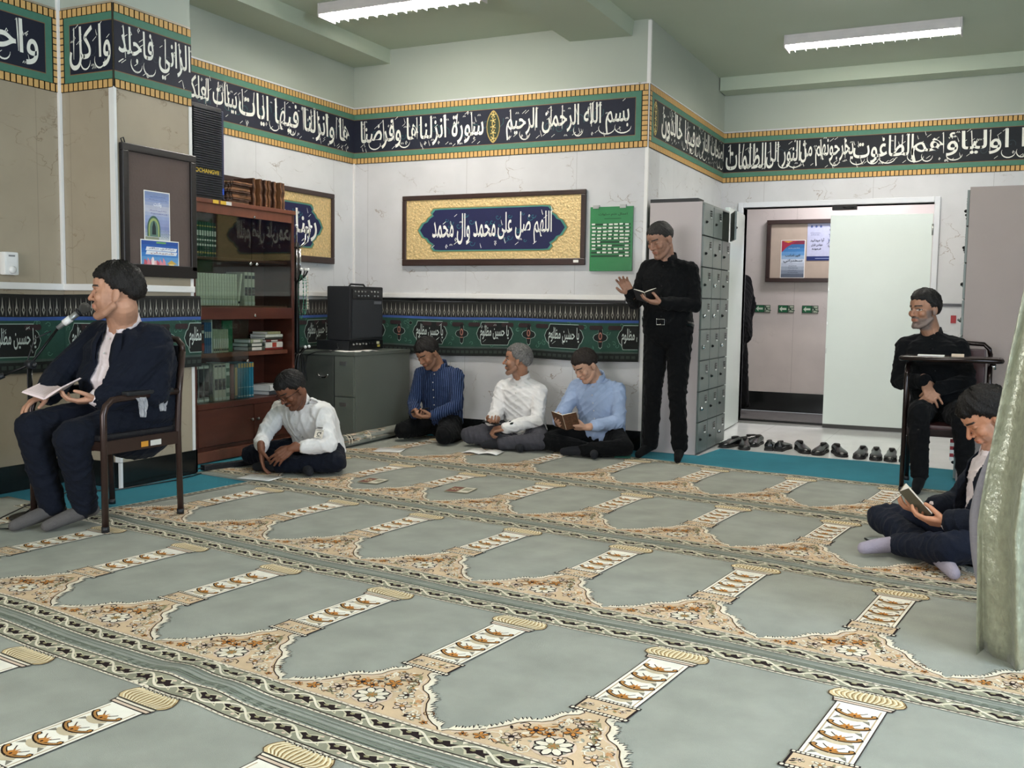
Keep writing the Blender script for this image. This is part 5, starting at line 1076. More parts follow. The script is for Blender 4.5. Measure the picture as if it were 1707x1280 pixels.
def head_paint(v, c, M, k, skin, hairc, beard=0, open_=True, must=0, look=0, grey=0, brow=1, gla=0):
    q = (v-np.array(c)) @ np.array(M)/k; x, y, z = q[:, 0], q[:, 1], q[:, 2]; ax = np.abs(x); S_ = np.array(lin(skin)); H_ = np.array(lin(hairc)); col = np.tile(S_, (len(v), 1))
    ish = (np.sqrt(x*x+(y*.9)**2+(z*.85)**2) < .135)
    def mix(m, c_, a): nonlocal col; m = (np.clip(m, 0, 1)*a*ish)[:, None]; col = col*(1-m)+np.array(c_)*m
    sm = lambda e0, e1, t: np.clip((t-e0)/(e1-e0), 0, 1)
    mix(sm(.020, .012, np.hypot(ax-.040, z+.020))*(y > .03), S_*np.array((1.12, .88, .85)), .5)
    mix(sm(.016, .008, np.hypot(x, z+.026))*(y > .085), S_*np.array((1.1, .85, .8)), .5)
    if beard:
        m = sm(-.040, -.056, z+.30*np.maximum(0, .045-y)*0)*sm(-.035, .0, y)*sm(-.135, -.12, z); m = np.maximum(m, sm(.052, .060, ax)*sm(.012, -.01, z)*sm(-.02, .0, y)*sm(.055, .03, y)); lip = sm(.026, .020, ax)*sm(.014, .010, np.abs(z+.056)); m = m*(1-lip)
        mix(m, H_*(1-grey)+np.array((.30, .29, .28))*grey, beard)
    if must: mix(sm(.032, .026, ax)*sm(.0085, .0055, np.abs(z+.0415+ax*.12))*(y > .07), H_*(1-grey*.6)+np.array((.25, .24, .23))*grey*.6, must)
    mix(sm(.024, .019, ax)*sm(.0085, .0055, np.abs(z+.0565))*(y > .078), S_*np.array((1.05, .62, .60)), .75)
    mix(sm(.020, .016, ax)*sm(.0018, .0008, np.abs(z+.0565))*(y > .078), S_*.25, .8)
    arch = .0315+.10*(ax-.012)-1.7*(ax-.012)**2
    mix(sm(.0055, .003, np.abs(z-arch))*(ax > .010)*(ax < .050)*(y > .045), H_, brow)
    e = np.hypot((ax-.031)/.0145, (z-.0065)/.0062)
    if open_:
        mix(sm(1.25, 1.0, e)*(y > .05), (.62, .60, .57), 1); mix(sm(1, .8, np.hypot((x-look*.006-np.sign(x)*.031)/.0066, (z-.0065)/.0062))*(y > .05), (.02, .012, .008), 1)
        mix(sm(.0028, .0015, np.abs(z-.0130+25*(ax-.031)**2))*(ax > .016)*(ax < .047)*(y > .045), H_*.6, 1)
    else:
        mix(sm(.0032, .0016, np.abs(z-.0015-16*(ax-.031)**2))*(ax > .017)*(ax < .046)*(y > .045), H_*.5, 1); mix(sm(1.8, .9, e)*(y > .05), S_*.82, .6)
    mix(sm(.020, .010, np.hypot(ax-.031, z+.004))*(y > .05), S_*.72, .35)
    return col
def hair_piece(parent, c, M, k, hc, vol=.010, front=.062, side=-.004, back=-.055, grey=0, seed=1, thin=0, name='hair', top=0, part=0):
    nu, nv = 72, 46; V = []; rs = np.random.RandomState(seed); ph = rs.rand(8)*6
    keep = np.zeros((nv+1, nu), bool)
    for layer in (1, 0):
        for i in range(nv+1):
            th = pi*.82*i/nv
            for j in range(nu):
                a = 2*pi*j/nu; d = V3((sin(th)*sin(a), sin(th)*cos(a), cos(th)))      # a=0 is forward
                t_ = vol*(1+.25*sin(9*a+ph[0])*sin(6*th+ph[1])+.22*sin(23*a+11*th+ph[2])+.16*sin(41*a-17*th+ph[3])) if layer else -.006
                up = max(0, d.z); fw = max(0, d.y)
                t_ += (top*up**2*(.6+.4*fw) if layer else 0)
                r = 1/sqrt((d.x/.0755)**2+((d.y)/.0985)**2+(d.z/.0855)**2)+t_
                if layer:
                    y, z, x = -.010+d.y*r, .036+d.z*r, abs(d.x*r); fr = (y+.01)/.1
                    hl = front+.5*thin*x if fr > .55 else (side+.012+(front-side-.012)*max(0, (fr-.05)/.5)**1.6 if fr > .05 else (side if fr > -.35 else side+(back-side)*min(1, (-.35-fr)/.35)))
                    r += -t_+t_*min(1, max(.12, .25+(z-hl)/.030))
                V.append((d.x*r, -.010+d.y*r, .036+d.z*r))
                if layer:
                    y, z, x = V[-1][1], V[-1][2], abs(V[-1][0]); fr = (y+.01)/.1
                    hl = front+.5*thin*x if fr > .55 else (side+.012+(front-side-.012)*max(0, (fr-.05)/.5)**1.6 if fr > .05 else (side if fr > -.35 else side+(back-side)*min(1, (-.35-fr)/.35)))
                    hl += .005*sin(17*a+ph[4])
                    keep[i, j] = z > hl
    n1 = (nv+1)*nu; g = G(); T = lambda p: V3(c)+M @ (V3(p)*k)
    # soften the rim: vertices just outside the kept zone are pulled to the scalp
    P = [T(p) for p in V]; 
    for i in range(nv):
        for j in range(nu):
            q = (i*nu+j, i*nu+(j+1) % nu, (i+1)*nu+(j+1) % nu, (i+1)*nu+j); kk = [keep[i, j], keep[i, (j+1) % nu], keep[i+1, (j+1) % nu], keep[i+1, j]]
            if any(kk): g.f.append(q); g.m.append(0); g.sm.append(True)
    used = set(v for f in g.f for v in f)
    for v in used:
        i, j = divmod(v, nu)
        if not keep[i, j]: P[v] = P[v+n1]
    inner = [tuple(v+n1 for v in f[::-1]) for f in g.f]; g.f += inner; g.m += [0]*len(inner); g.sm += [True]*len(inner)
    ec = {}
    for f in g.f[:len(inner)]:
        for a_, b_ in zip(f, f[1:]+f[:1]): ec[(a_, b_)] = 1
    for (a_, b_) in list(ec):
        if (b_, a_) not in ec: g.f.append((b_, a_, a_+n1, b_+n1)); g.m.append(0); g.sm.append(True)
    idx = {v: i for i, v in enumerate(sorted(set(v for f in g.f for v in f)))}; g.v = [tuple(P[v]) for v in sorted(idx)]; g.f = [tuple(idx[v] for v in f) for f in g.f]
    me = bpy.data.meshes.new(name); me.from_pydata(g.v, [], g.f); me.validate(); me.update(); nvv = len(g.v)
    base = np.tile(np.array(lin(hc)), (nvv, 1)); 
    if grey:
        q = (np.array(g.v)-np.array(c)) @ np.array(M)/k; m = np.clip(grey*(.5+.5*np.clip((.06-q[:, 2])/.08, 0, 1))+.15*rs.randn(nvv)*grey, 0, 1)[:, None]; base = base*(1-m)+np.array((.32, .31, .30))*m
    return finish(name, me, hair_m, parent, base)
def hand(g, w, d, n, thumb, curl=(.5, .6, .4), k=1.0, spread=.12, th=.5, var=(0, .05, .1, .18)):
    """w wrist, d along the palm, n palm normal (fingers curl towards it), thumb: +1/-1 side of d x n"""
    w = V3(w); d = V3(d).normalized(); n = V3(n); n = (n-d*n.dot(d)).normalized(); s = d.cross(n)*thumb
    off = (.029, .0095, -.0095, -.027); ln = ((.042, .025, .021), (.046, .029, .022), (.043, .027, .021), (.034, .021, .019)); rr = (.0088, .0090, .0086, .0076); pl = (.088, .091, .087, .080)
    limb(g, [w-d*.03*k, w+d*.012*k], [.0255*k, .024*k])
    for i in range(4):
        kn = w+(d*pl[i]+s*off[i])*k; limb(g, [w+(s*off[i]*.55+d*.008)*k, w+(d*pl[i]*.55+s*off[i]*.85-n*.001)*k, kn], [.0155*k, .0150*k, .0112*k], 10)
        a = 0; p = kn; pts = [p]; sd = spread*(1.2, .3, -.5, -1.5)[i]
        for q in range(3):
            a += curl[q]+var[i]*(.7 if q < 2 else .3); dd = (d*cos(a)+n*sin(a)+s*sd*cos(a)).normalized(); p = p+dd*ln[i][q]*k; pts.append(p)
        limb(g, pts, [rr[i]*1.08*k, rr[i]*k, rr[i]*.93*k, rr[i]*.80*k], 10)
    ball(g, w+(d*.035+s*.022+n*.008)*k, (.017*k, .017*k, .026*k), Matrix((s, n, d)).transposed(), 10)
    b = w+(d*.022+s*.026+n*.006)*k; t1 = (d*.75+s*.75*(1-th*.4)+n*(.25+th*.6)).normalized(); t2 = (d*.9+s*.35*(1-th)+n*(.2+th*.9)).normalized()
    limb(g, [b, b+t1*.040*k, b+t1*.040*k+t2*.030*k, b+t1*.040*k+(t2*.030+(t2+d*.3).normalized()*.024)*k], [.0150*k, .0112*k, .0102*k, .0085*k], 10)
def person(label, P, o):
    """P: joints in room coordinates; o: look"""
    J = {k_: V3(v) for k_, v in P.items()}; root = thing('person', label, 'person', (J['pel'].x, J['pel'].y, o.get('z0', 0)))
    k = o.get('hk', 1.0); fat = o.get('fat', 1.0); fwd = V3(o['fwd']).normalized(); sh = (J['Rsh']-J['Lsh']).normalized(); M = frame(o['face'], o.get('hup', (0, 0, 1))); hc = J['head']
    up = (J['neck']-J['pel']).normalized(); chf = up.cross(sh).normalized(); chf = chf if chf.dot(fwd) > 0 else -chf; hipax = o.get('hipax'); hs = V3(hipax).normalized() if hipax else V3((fwd.y, -fwd.x, 0)).normalized(); hs = hs if hs.dot(sh) > 0 else -hs
    hipf = V3((-hs.y, hs.x, 0)); hipf = hipf if hipf.dot(fwd) > 0 else -hipf
    RH, LH = J['pel']+hs*.088, J['pel']-hs*.088; J['Rhip'], J['Lhip'] = RH, LH
    bulge = o.get('bulge', .02); mid = (J['pel']+J['neck'])/2-chf*bulge; sc = (J['Rsh']+J['Lsh'])/2; belly = o.get('belly', 0)
    def spine(t_): a = J['pel'].lerp(mid, t_).lerp(mid.lerp(J['neck'], t_), t_); return a
    shw = (J['Rsh']-J['Lsh']).length/2
    def torso(g, inf, fat=fat):
        st = []
        for t_, a, b in ((-.10, .13, .10), (0, .172, .122), (.14, .168, .124), (.32, .160, .120), (.5, .172, .124), (.66, .182, .122), (.78, min(.18, shw+.02), .108), (.87, shw*.85, .088), (.95, .072, .066), (1.02, .052, .055)):
            w_ = min(1, max(0, (t_-.1)/.5)); s_ = hs.lerp(sh, w_).normalized(); f_ = hipf.lerp(chf, w_).normalized(); c_ = spine(max(t_, 0)) if t_ >= 0 else J['pel']-up*.06
            if .05 < t_ < .6: c_ = c_+f_*belly*.5; b += belly
            sh_b = .86 < t_ < 1.1
            st.append((c_, s_, f_, a*(fat if t_ < .8 else 1)+inf*(0 if t_ > 1 else 1), b*(fat if t_ < .8 else 1)+inf*(0 if t_ > 1 else 1)))
        loft(g, st); b_ = sc*.5+J['neck']*.5
        limb(g, [J['Rsh'], b_+(J['Rsh']-b_)*.25, b_, b_+(J['Lsh']-b_)*.25, J['Lsh']], [.052+inf, .050+inf, .05+inf, .050+inf, .052+inf])
    def arms(g, inf, cuff=.0, short=0):
        for s_ in 'RL':
            a, e, w_ = J[s_+'sh'], J[s_+'el'], J[s_+'wr']; af = o.get('arm', 1)
            w2 = e.lerp(w_, .95-short)
            limb(g, [a, a.lerp(e, .5), e], [(.058*af)+inf, .050*af+inf, .043*af+inf]); limb(g, [e, e.lerp(w_, .4), w2], [.043*af+inf, .041*af+inf, .033*af+inf+cuff])
    # skin: one continuous body from head to hands (and feet)
    g = G(); head_shape(g, hc, M, k, o.get('nose', 1), o.get('jaw', 1)); nb = J['neck']
    limb(g, [hc+M @ V3((0, -.028, -.052))*k, nb.lerp(hc, .25), nb-up*.06], [.053*k*o.get('nk', 1), .057*k*o.get('nk', 1), .066*k]); limb(g, [hc+M @ V3((0, .012, -.075))*k, nb-up*.04+chf*.01], [.036*k, .048*k])
    limb(g, [nb-up*.03, spine(.6), J['pel']], [.055, .07, .07]); 
    for s_ in 'RL': limb(g, [nb-up*.06, J[s_+'sh'], J[s_+'el'], J[s_+'el'].lerp(J[s_+'wr'], .5), J[s_+'wr']], [.04, .035, .032, .031, .0255])
    for s_ in 'RL':
        h = o.get(s_+'hand')
        if h: hand(g, J[s_+'wr'], h['d'], h['n'], h.get('t', 1 if s_ == 'R' else -1), h.get('curl', (.5, .6, .4)), h.get('k', 1.0), h.get('spread', .12), h.get('th', .5))
        if s_+'kn' in J and not o.get('nolegs'): limb(g, [J[s_+'hip'], J[s_+'kn'], J[s_+'an']], [.05, .045, .032]); limb(g, [J[s_+'an'], J[s_+'toe']], [.032, .02])
    me = fuse(g, o.get('vox', .0036), 3); v, n = arr(me); finish('body', me, skin_m, root, head_paint(v, hc, M, k, o.get('skin', 'a9785a'), o.get('hairc', '1a1614'), o.get('beard', 0), o.get('eyes', False), o.get('must', 0), o.get('look', 0), o.get('bgrey', 0)))
    if o.get('hair', 1): hair_piece(root, hc, M, k, o.get('hairc', '1a1614'), **o.get('hairo', {}))
    # shirt
    jl = []
    for s_ in 'RL': jl += [(J[s_+'el'], J[s_+'wr']-J[s_+'sh'], .10), (J[s_+'sh'], J[s_+'el']-J[s_+'sh'], .09), (J[s_+'wr'], J[s_+'wr']-J[s_+'el'], .07)]
    jl.append((J['pel']+up*.08, up, .16)); seed = o.get('seed', 1); jm = o.get('jacket')
    g = G(); torso(g, .012, fat); 
    arms(g, .006 if jm else .010, .004, o.get('rolled', 0))
    if o.get('skirt'): limb(g, [J['pel']+up*.1, J['pel']-up*o['skirt']], [.15*fat, .155*fat])
    me = fuse(g, .0062, 4); folds(me, jl, o.get('famp', .0032), seed, o.get('fj', .0055)); cut_neck(me, J, hc, M, k, up)
    sm_ = o['shirt']; finish('shirt', me, sm_, root)
    collar(root, J, up, chf, sh, o.get('collar', sm_), k, jm and .004 or 0)
    if o.get('buttons'): placket(root, J, spine, chf, sh, fat, belly, sm_, o['buttons'])
    if jm:
        g = G(); torso(g, .026, fat); arms(g, .020, .006, .10); limb(g, [J['pel']+up*.12, J['pel']-up*.02], [.17*fat, .175*fat])
        me = fuse(g, .0065, 4); folds(me, jl, .0028, seed+5, .007, .8); v, n = arr(me)
        q = v-np.array(J['neck']); z = q @ np.array(up); x = q @ np.array(sh)-o.get('jx', 0); y = q @ np.array(chf)
        bm = bmesh.new(); bm.from_mesh(me); bm.verts.ensure_lookup_table(); w_ = o.get('open', .055)
        H_ = (J['neck']-J['pel']).length; wz = w_*(1-.35*np.clip(-z/H_, 0, 1))+o.get('openlow', 0)*np.clip(-z/H_, 0, 1)
        bad = ((np.abs(x) < wz) & (y > .0) & (z > -H_*1.2)) | (z > .012) | ((np.hypot(x, y) < .075) & (z > -.01))
        bmesh.ops.delete(bm, geom=[f for f in bm.faces if sum(bad[v_.index] for v_ in f.verts) >= 2], context='FACES'); bm.to_mesh(me); bm.free()
        oo = finish('jacket', me, jm, root); s_ = oo.modifiers.new('s', 'SOLIDIFY'); s_.thickness = .006; s_.offset = 0
        # lapels
        gl = G()
        for sg in (-1, 1):
            pts = [(-.02, .060, .035), (-.07, .064, .050), (-.14, .060, .052), (-.22, .056, .030), (-.28, .052, .008)]; rows = []
            for (z_, x_, wd) in pts:
                t_ = 1+z_/H_; c_ = spine(max(0, min(1, t_))); base = .118*fat*(1 if t_ < .8 else max(.35, 1-(t_-.8)*3.2))+.034
                for q_ in (0, .5, 1): rows.append(c_+sh*sg*(x_*.8+wd*q_)+chf*(base*sqrt(max(.1, 1-((x_*.8+wd*q_)/.19)**2))+.004+.004*sin(pi*q_))+sh*o.get('jx', 0))
            oo_ = len(gl.v); gl.v += [tuple(r) for r in rows]
            for i in range(len(pts)-1):
                for q_ in range(2): a = oo_+i*3+q_; gl.f.append((a, a+1, a+4, a+3)); gl.m.append(0); gl.sm.append(True)
        if o.get('lapel', 1): obj('lapel', gl, jm, root, world=True, solid=.004)
    # trousers
    if not o.get('nolegs'):
        g = G(); ball(g, J['pel']-up*.01, (.165*fat, .128*fat, .125), Matrix((hs, hipf, V3((0, 0, 1)))).transposed()); lt = o.get('leg', 1)
        tj = []
        for s_ in 'RL':
            h, kn, an = J[s_+'hip'], J[s_+'kn'], J[s_+'an']; limb(g, [h, h.lerp(kn, .45), kn], [.098*lt, .088*lt, .068*lt]); limb(g, [kn, kn.lerp(an, .35), kn.lerp(an, .93)], [.068*lt, .063*lt, o.get('hem', .050)])
            tj += [(kn, an-kn, .13), (h, kn-h, .14), (an, an-kn, .12)]
        me = fuse(g, .0068, 4); folds(me, tj, .003, seed+9, .007, .9)
        if o.get('floor', 1): v, n = arr(me); v[:, 2] = np.maximum(v[:, 2], .0205+.0*v[:, 2]); put(me, v)
        finish('trousers', me, o['trousers'], root)
        for s_ in 'RL':
            an, toe = J[s_+'an'], J[s_+'toe']; d = (toe-an); g = G(); heel = an-d.normalized()*.035+V3((0, 0, -.012)); 
            limb(g, [J[s_+'kn'].lerp(an, .80), an, heel], [.036, .037, .032]); limb(g, [an, an.lerp(toe, .55), toe], [.038, .035, .026]); limb(g, [heel, toe+V3((0, 0, -.004))], [.030, .027])
            me = fuse(g, .005, 4)
            if o.get('floor', 1): v, n = arr(me); v[:, 2] = np.maximum(v[:, 2], .0195); put(me, v)
            finish(o.get('footname', 'sock'), me, o['sock'], root)
    if o.get('belt'):
        g = G(); c_ = J['pel']+up*.075; r0, r1 = .172*fat+.016, .126*fat+.016; pts = [c_+hs*r0*cos(q)+hipf*r1*sin(q) for q in [2*pi*i/40 for i in range(40)]]; g.tube(pts, .004, 4, closed=True); g.mapv(lambda p: c_+(p-c_)+up*((p-c_).dot(up)*3.2)); obj('belt', g, mat('belt_leather', '0c0c0d', .3), root, world=True)
        b_ = c_+hipf*(r1+.004)+hs*.0; g = G(); g.tube([b_+hs*x_*.03+up*z_*.02 for x_, z_ in ((-1, -1), (1, -1), (1, 1), (-1, 1))], .0035, 6, closed=True, sm=False); g.tube([b_-up*.018, b_+up*.018], .003, 6); obj('buckle', g, chrome, root, world=True)
    return root, J
def cut_neck(me, J, hc, M, k, up):
    v, n = arr(me); q = v-np.array(J['neck']); z = q @ np.array(up); r = np.linalg.norm(q-np.outer(z, np.array(up)), axis=1); bad = (z > .004) & (r < .10)
    bm = bmesh.new(); bm.from_mesh(me); bmesh.ops.delete(bm, geom=[f for f in bm.faces if all(bad[v_.index] for v_ in f.verts)], context='FACES'); bm.to_mesh(me); bm.free()
def collar(root, J, up, chf, sh, m, k, ex=0):
    """stand plus two pointed flaps, open at the throat"""
    c = J['neck']+up*.0; g = G(); n = 26; a0, a1 = .34, 2*pi-.34; rows = []
    for i in range(n+1):
        a = a0+(a1-a0)*i/n; d = chf*cos(a)*.066+sh*sin(a)*.064; back = (1-cos(a))/2; fl = max(0, cos(a))**2
        z0 = -.030+.020*back; z1 = .020+.030*back
        for r_, z_ in ((1.00+ex*8, z0), (.93+ex*8, z1), (.97+ex*8, z1+.003), (1.10+ex*8+.10*fl, z0+.014-.030*fl)): rows.append(c+d*r_*k+up*z_)
    g.v = [tuple(r) for r in rows]; g.f = [(i*4+j, i*4+j+1, (i+1)*4+j+1, (i+1)*4+j) for i in range(n) for j in range(3)]; g.m = [0]*len(g.f); g.sm = [True]*len(g.f)
    return obj('collar', g, m, root, world=True, solid=.003)
def placket(root, J, spine, chf, sh, fat, belly, m, c):
    H_ = (J['neck']-J['pel']).length; 
    for i in range(6):
        t_ = .90-i*.135
        if t_ < .12: break
        b = .122*fat*(1 if t_ < .75 else max(.5, 1-(t_-.75)*2.2))+.0135+(belly*1.5 if t_ < .6 else 0)
        p = spine(t_)+chf*b; g = G(); ball(g, p, (.0052, .0052, .0052), n=8); obj('button', g, c, root, world=True)
def open_book(name, label, c, right, normal, w, h, ang, m_cover, group=None, cat='book', pages='efe9dd', draw=None):
    """open book: spine at c along 'up in page', halves rise by ang; right = page width direction, normal = reading side"""
    right = V3(right).normalized(); normal = V3(normal); normal = (normal-right*normal.dot(right)).normalized(); yy = normal.cross(right)
    t = thing(name, label, cat, c, 0, group); th = .006
    for s_ in (-1, 1):
        dr = (right*s_*cos(ang)+normal*sin(ang)).normalized(); nn = (normal*cos(ang)-right*s_*sin(ang)).normalized(); M = Matrix((dr, yy, nn)).transposed().to_4x4(); M.translation = V3(c)
        g = G().box(0, w+.003, -h/2-.003, h/2+.003, -th-.0015, -th); g.mapv(lambda p: M @ p); obj('cover', g, m_cover, t, world=True)
        g = G(); n = 8
        for i in range(n+1):
            x = w*i/n; z = .004*sin(pi*min(1, (i/n)**.6))
            for y_ in (-h/2, h/2): g.v += [tuple(M @ V3((x, y_, z))), tuple(M @ V3((x, y_, -th)))]
        g.f = [f for i in range(n) for f in ((i*4, i*4+4, i*4+6, i*4+2), (i*4+1, i*4+3, i*4+7, i*4+5), (i*4, i*4+1, i*4+5, i*4+4), (i*4+2, i*4+6, i*4+7, i*4+3))]+[(0, 2, 3, 1), (n*4, n*4+1, n*4+3, n*4+2)]; g.m = [0]*len(g.f); g.sm = [False]*len(g.f)
        obj('pages', g, mat('pages_'+pages, pages, .75, var=.02), t, world=True)
        a = Art()
        for i in range(9): a.rect(w*.12, w*.88, h*.38-i*h*.09, h*.38-i*h*.09+.0016, 1, '8a857c')
        a.P = [(q, l, c_) for p, l, c_ in a.P for q in split_poly(p, .02)]
        a.obj('print', lambda u, v_, kk: tuple(M @ V3((u, v_, .0012+kk+.004*sin(pi*min(1, (max(u, 0)/w)**.6))))), ART, t, world=True)
    return t
navy = cloth('navy_suit', '131722', .85); blackc = cloth('black', '0b0c0e', .9); blackt = cloth('black_trousers', '090a0c', .9); white_s = cloth('white', 'e9e6e4', .7, sheen=.1); pinkw = cloth('pale_pink', 'e6d8d8', .7); grey_t = cloth('grey_trousers', '45444a', .85)
lblue = cloth('light_blue', '9cadcb', .75); navyt = cloth('navy_trousers', '10141f', .82); greysock = cloth('grey_sock', '5a5654', .95, .4); dsock = cloth('dark_sock', '26272b', .95, .4); lav = cloth('lavender_sock', 'a29aa8', .95, .4)
def striped():
    m = cloth('navy_striped', '1c2947', .75); nt = m.node_tree; N = nt.nodes; L = nt.links; b = N['Principled BSDF']; mx = [n for n in N if n.type == 'MIX_RGB'][0]
    tc = [n for n in N if n.type == 'TEX_COORD'][0]; sx = N.new('ShaderNodeSeparateXYZ'); L.new(tc.outputs['Object'], sx.inputs[0]); ad = N.new('ShaderNodeMath'); ad.operation = 'MULTIPLY_ADD'; ad.inputs[1].default_value = .35; L.new(sx.outputs[1], ad.inputs[0]); L.new(sx.outputs[0], ad.inputs[2])
    pp = N.new('ShaderNodeMath'); pp.operation = 'PINGPONG'; pp.inputs[1].default_value = .0085; L.new(ad.outputs[0], pp.inputs[0]); lt = N.new('ShaderNodeMath'); lt.operation = 'LESS_THAN'; lt.inputs[1].default_value = .0016; L.new(pp.outputs[0], lt.inputs[0])
    m2 = N.new('ShaderNodeMixRGB'); m2.inputs[2].default_value = (*lin('5a6c94'), 1); L.new(mx.outputs[0], m2.inputs[1]); L.new(lt.outputs[0], m2.inputs[0]); L.new(m2.outputs[0], b.inputs['Base Color']); return m
stripe = striped(); btn = mat('shirt_button', 'cfccc6', .4)
F = lambda yaw, pitch=0: (-sin(radians(yaw))*cos(radians(pitch)), -cos(radians(yaw))*cos(radians(pitch)), sin(radians(pitch)))   # yaw 0 faces -y, 90 faces -x
# --- man on the left chair
person('heavy-set person in a navy suit on the left chair, singing into the microphone', dict(
    head=(-3.915, 3.515, 1.162), neck=(-3.955, 3.60, 1.01), pel=(-4.0, 3.70, .53), Lsh=(-3.825, 3.67, .925), Rsh=(-4.185, 3.66, .935), Lel=(-3.79, 3.64, .665), Rel=(-4.27, 3.47, .74), Lwr=(-3.93, 3.40, .645), Rwr=(-4.19, 3.325, .655),
    Lkn=(-3.90, 3.22, .475), Rkn=(-4.13, 3.19, .51), Lan=(-3.94, 3.33, .10), Ran=(-4.10, 3.27, .095), Ltoe=(-4.02, 3.17, .045), Rtoe=(-4.16, 3.10, .045)),
    dict(fwd=F(8), face=F(50, 2), hk=1.14, nk=1.2, fat=1.22, belly=.04, arm=1.22, leg=1.18, hem=.062, skin='b98a70', jaw=1.2, hairo=dict(vol=.016, top=.014, front=.064, side=.006, back=-.03, seed=2), must=.25, beard=.18, shirt=pinkw, jacket=navy, open=.060, openlow=-.02, trousers=navyt, sock=greysock, buttons=btn, vox=.0034, seed=3, footname='sock',
    Lhand=dict(d=(-.55, -.80, -.12), n=(-.25, .1, 1), t=-1, curl=(.35, .5, .4), th=.3), Rhand=dict(d=(-.1, -.85, -.25), n=(.2, 0, -1), t=1, curl=(.3, .35, .3), th=.2)))
open_book('book', 'open pink-paged booklet on the knees of the person in the navy suit', (-4.09, 3.285, .672), (.93, .25, .12), (-.05, -.25, 1), .115, .16, .42, mat('cover_cream', 'cfc0b8', .6), pages='e8d3d2')
# --- uniformed man sitting cross-legged
person('person in a white uniform shirt and glasses sitting cross-legged with head bowed before the bookcase', dict(
    head=(-4.035, 5.03, .565), neck=(-4.07, 5.16, .47), pel=(-4.06, 5.36, .125), Lsh=(-3.905, 5.19, .405), Rsh=(-4.255, 5.19, .405), Lel=(-3.80, 5.12, .215), Rel=(-4.315, 5.07, .215), Lwr=(-3.985, 4.965, .195), Rwr=(-4.225, 4.955, .175),
    Lkn=(-3.76, 5.13, .10), Rkn=(-4.43, 5.10, .10), Lan=(-4.14, 4.995, .065), Ran=(-3.98, 5.10, .06), Ltoe=(-4.28, 4.97, .05), Rtoe=(-3.86, 4.99, .05)),
    dict(fwd=F(4), face=F(18, -38), hk=1.0, fat=1.02, bulge=.06, rolled=.30, skin='7d503b', hairo=dict(vol=.011, top=.004, front=.060, side=-.004, seed=5), hairc='1b1817', must=.8, beard=.35, shirt=white_s, trousers=navyt, sock=dsock, seed=7, famp=.0042, buttons=btn,
    Lhand=dict(d=(-.55, -.55, -.55), n=(-.6, .2, -.5), t=-1, curl=(.3, .4, .3)), Rhand=dict(d=(.22, -.15, -1), n=(.5, .3, -.1), t=1, curl=(.2, .3, .2))))
U = [o for o in bpy.data.objects if o.name.startswith('person') and o.parent is None][-1]
g = G(); hm = frame(F(18, -38)); hc = V3((-4.035, 5.03, .565)); T = lambda x, y, z: hc+hm @ V3((x, y, z))
for s in (-1, 1):
    g.tube([T(s*.033+.021*cos(q), .098, .006+.016*sin(q)) for q in [2*pi*i/14 for i in range(14)]], .0016, 6, closed=True); g.tube([T(s*.054, .096, .010), T(s*.081, .05, .010), T(s*.083, -.01, .004)], .0016, 6)
g.tube([T(-.012, .100, .008), T(.012, .100, .008)], .0016, 6); obj('glasses', g, blk, U, world=True)
for (p, q, w) in (((-3.93, 5.17, .478), (-3.985, 5.165, .492), .02), ((-4.235, 5.165, .468), (-4.175, 5.165, .487), .02)):
    a, b = V3(p), V3(q); g = G(); d = (b-a).normalized(); y_ = V3((.1, -.9, .5)).normalized(); z_ = d.cross(y_).normalized(); g.add([a-y_*w+z_*.0, a+y_*w, b+y_*w, b-y_*w, a-y_*w+V3((0, 0, .006)), a+y_*w+V3((0, 0, .006)), b+y_*w+V3((0, 0, .006)), b-y_*w+V3((0, 0, .006))], [(0, 1, 2, 3), (4, 7, 6, 5), (0, 4, 5, 1), (1, 5, 6, 2), (2, 6, 7, 3), (3, 7, 4, 0)]); obj('shoulder_strap', g, white_s, U, world=True)
a = Art(); a.rect(0, .055, 0, .06, 1, 'ddd3c4'); a.rect(.004, .051, .052, .055, 2, '3a3a3a'); a.rect(.0, .056, .064, .067, 2, '55504a'); a.rect(.004, .05, .071, .077, 2, '3a3633'); a.stroke([(.028+.011*cos(q), .028+.012*sin(q)) for q in [.6+4.6*i/10 for i in range(11)]], .005, 3, '2a2a2c'); a.rect(.036, .041, .028, .044, 3, '2a2a2c'); a.rect(.012, .045, .008, .011, 3, '44413c')
A0 = V3((-3.868, 5.045, .262)); ux = V3((.86, .36, -.1)).normalized(); uy = V3((-.30, .42, .85)); uy = (uy-ux*uy.dot(ux)).normalized(); un = ux.cross(uy)
a.obj('arm_badge', lambda u, v, k: tuple(A0+ux*u+uy*v+un*(.004+k-.10*(u-.028)**2*8)), ART, U, world=True)
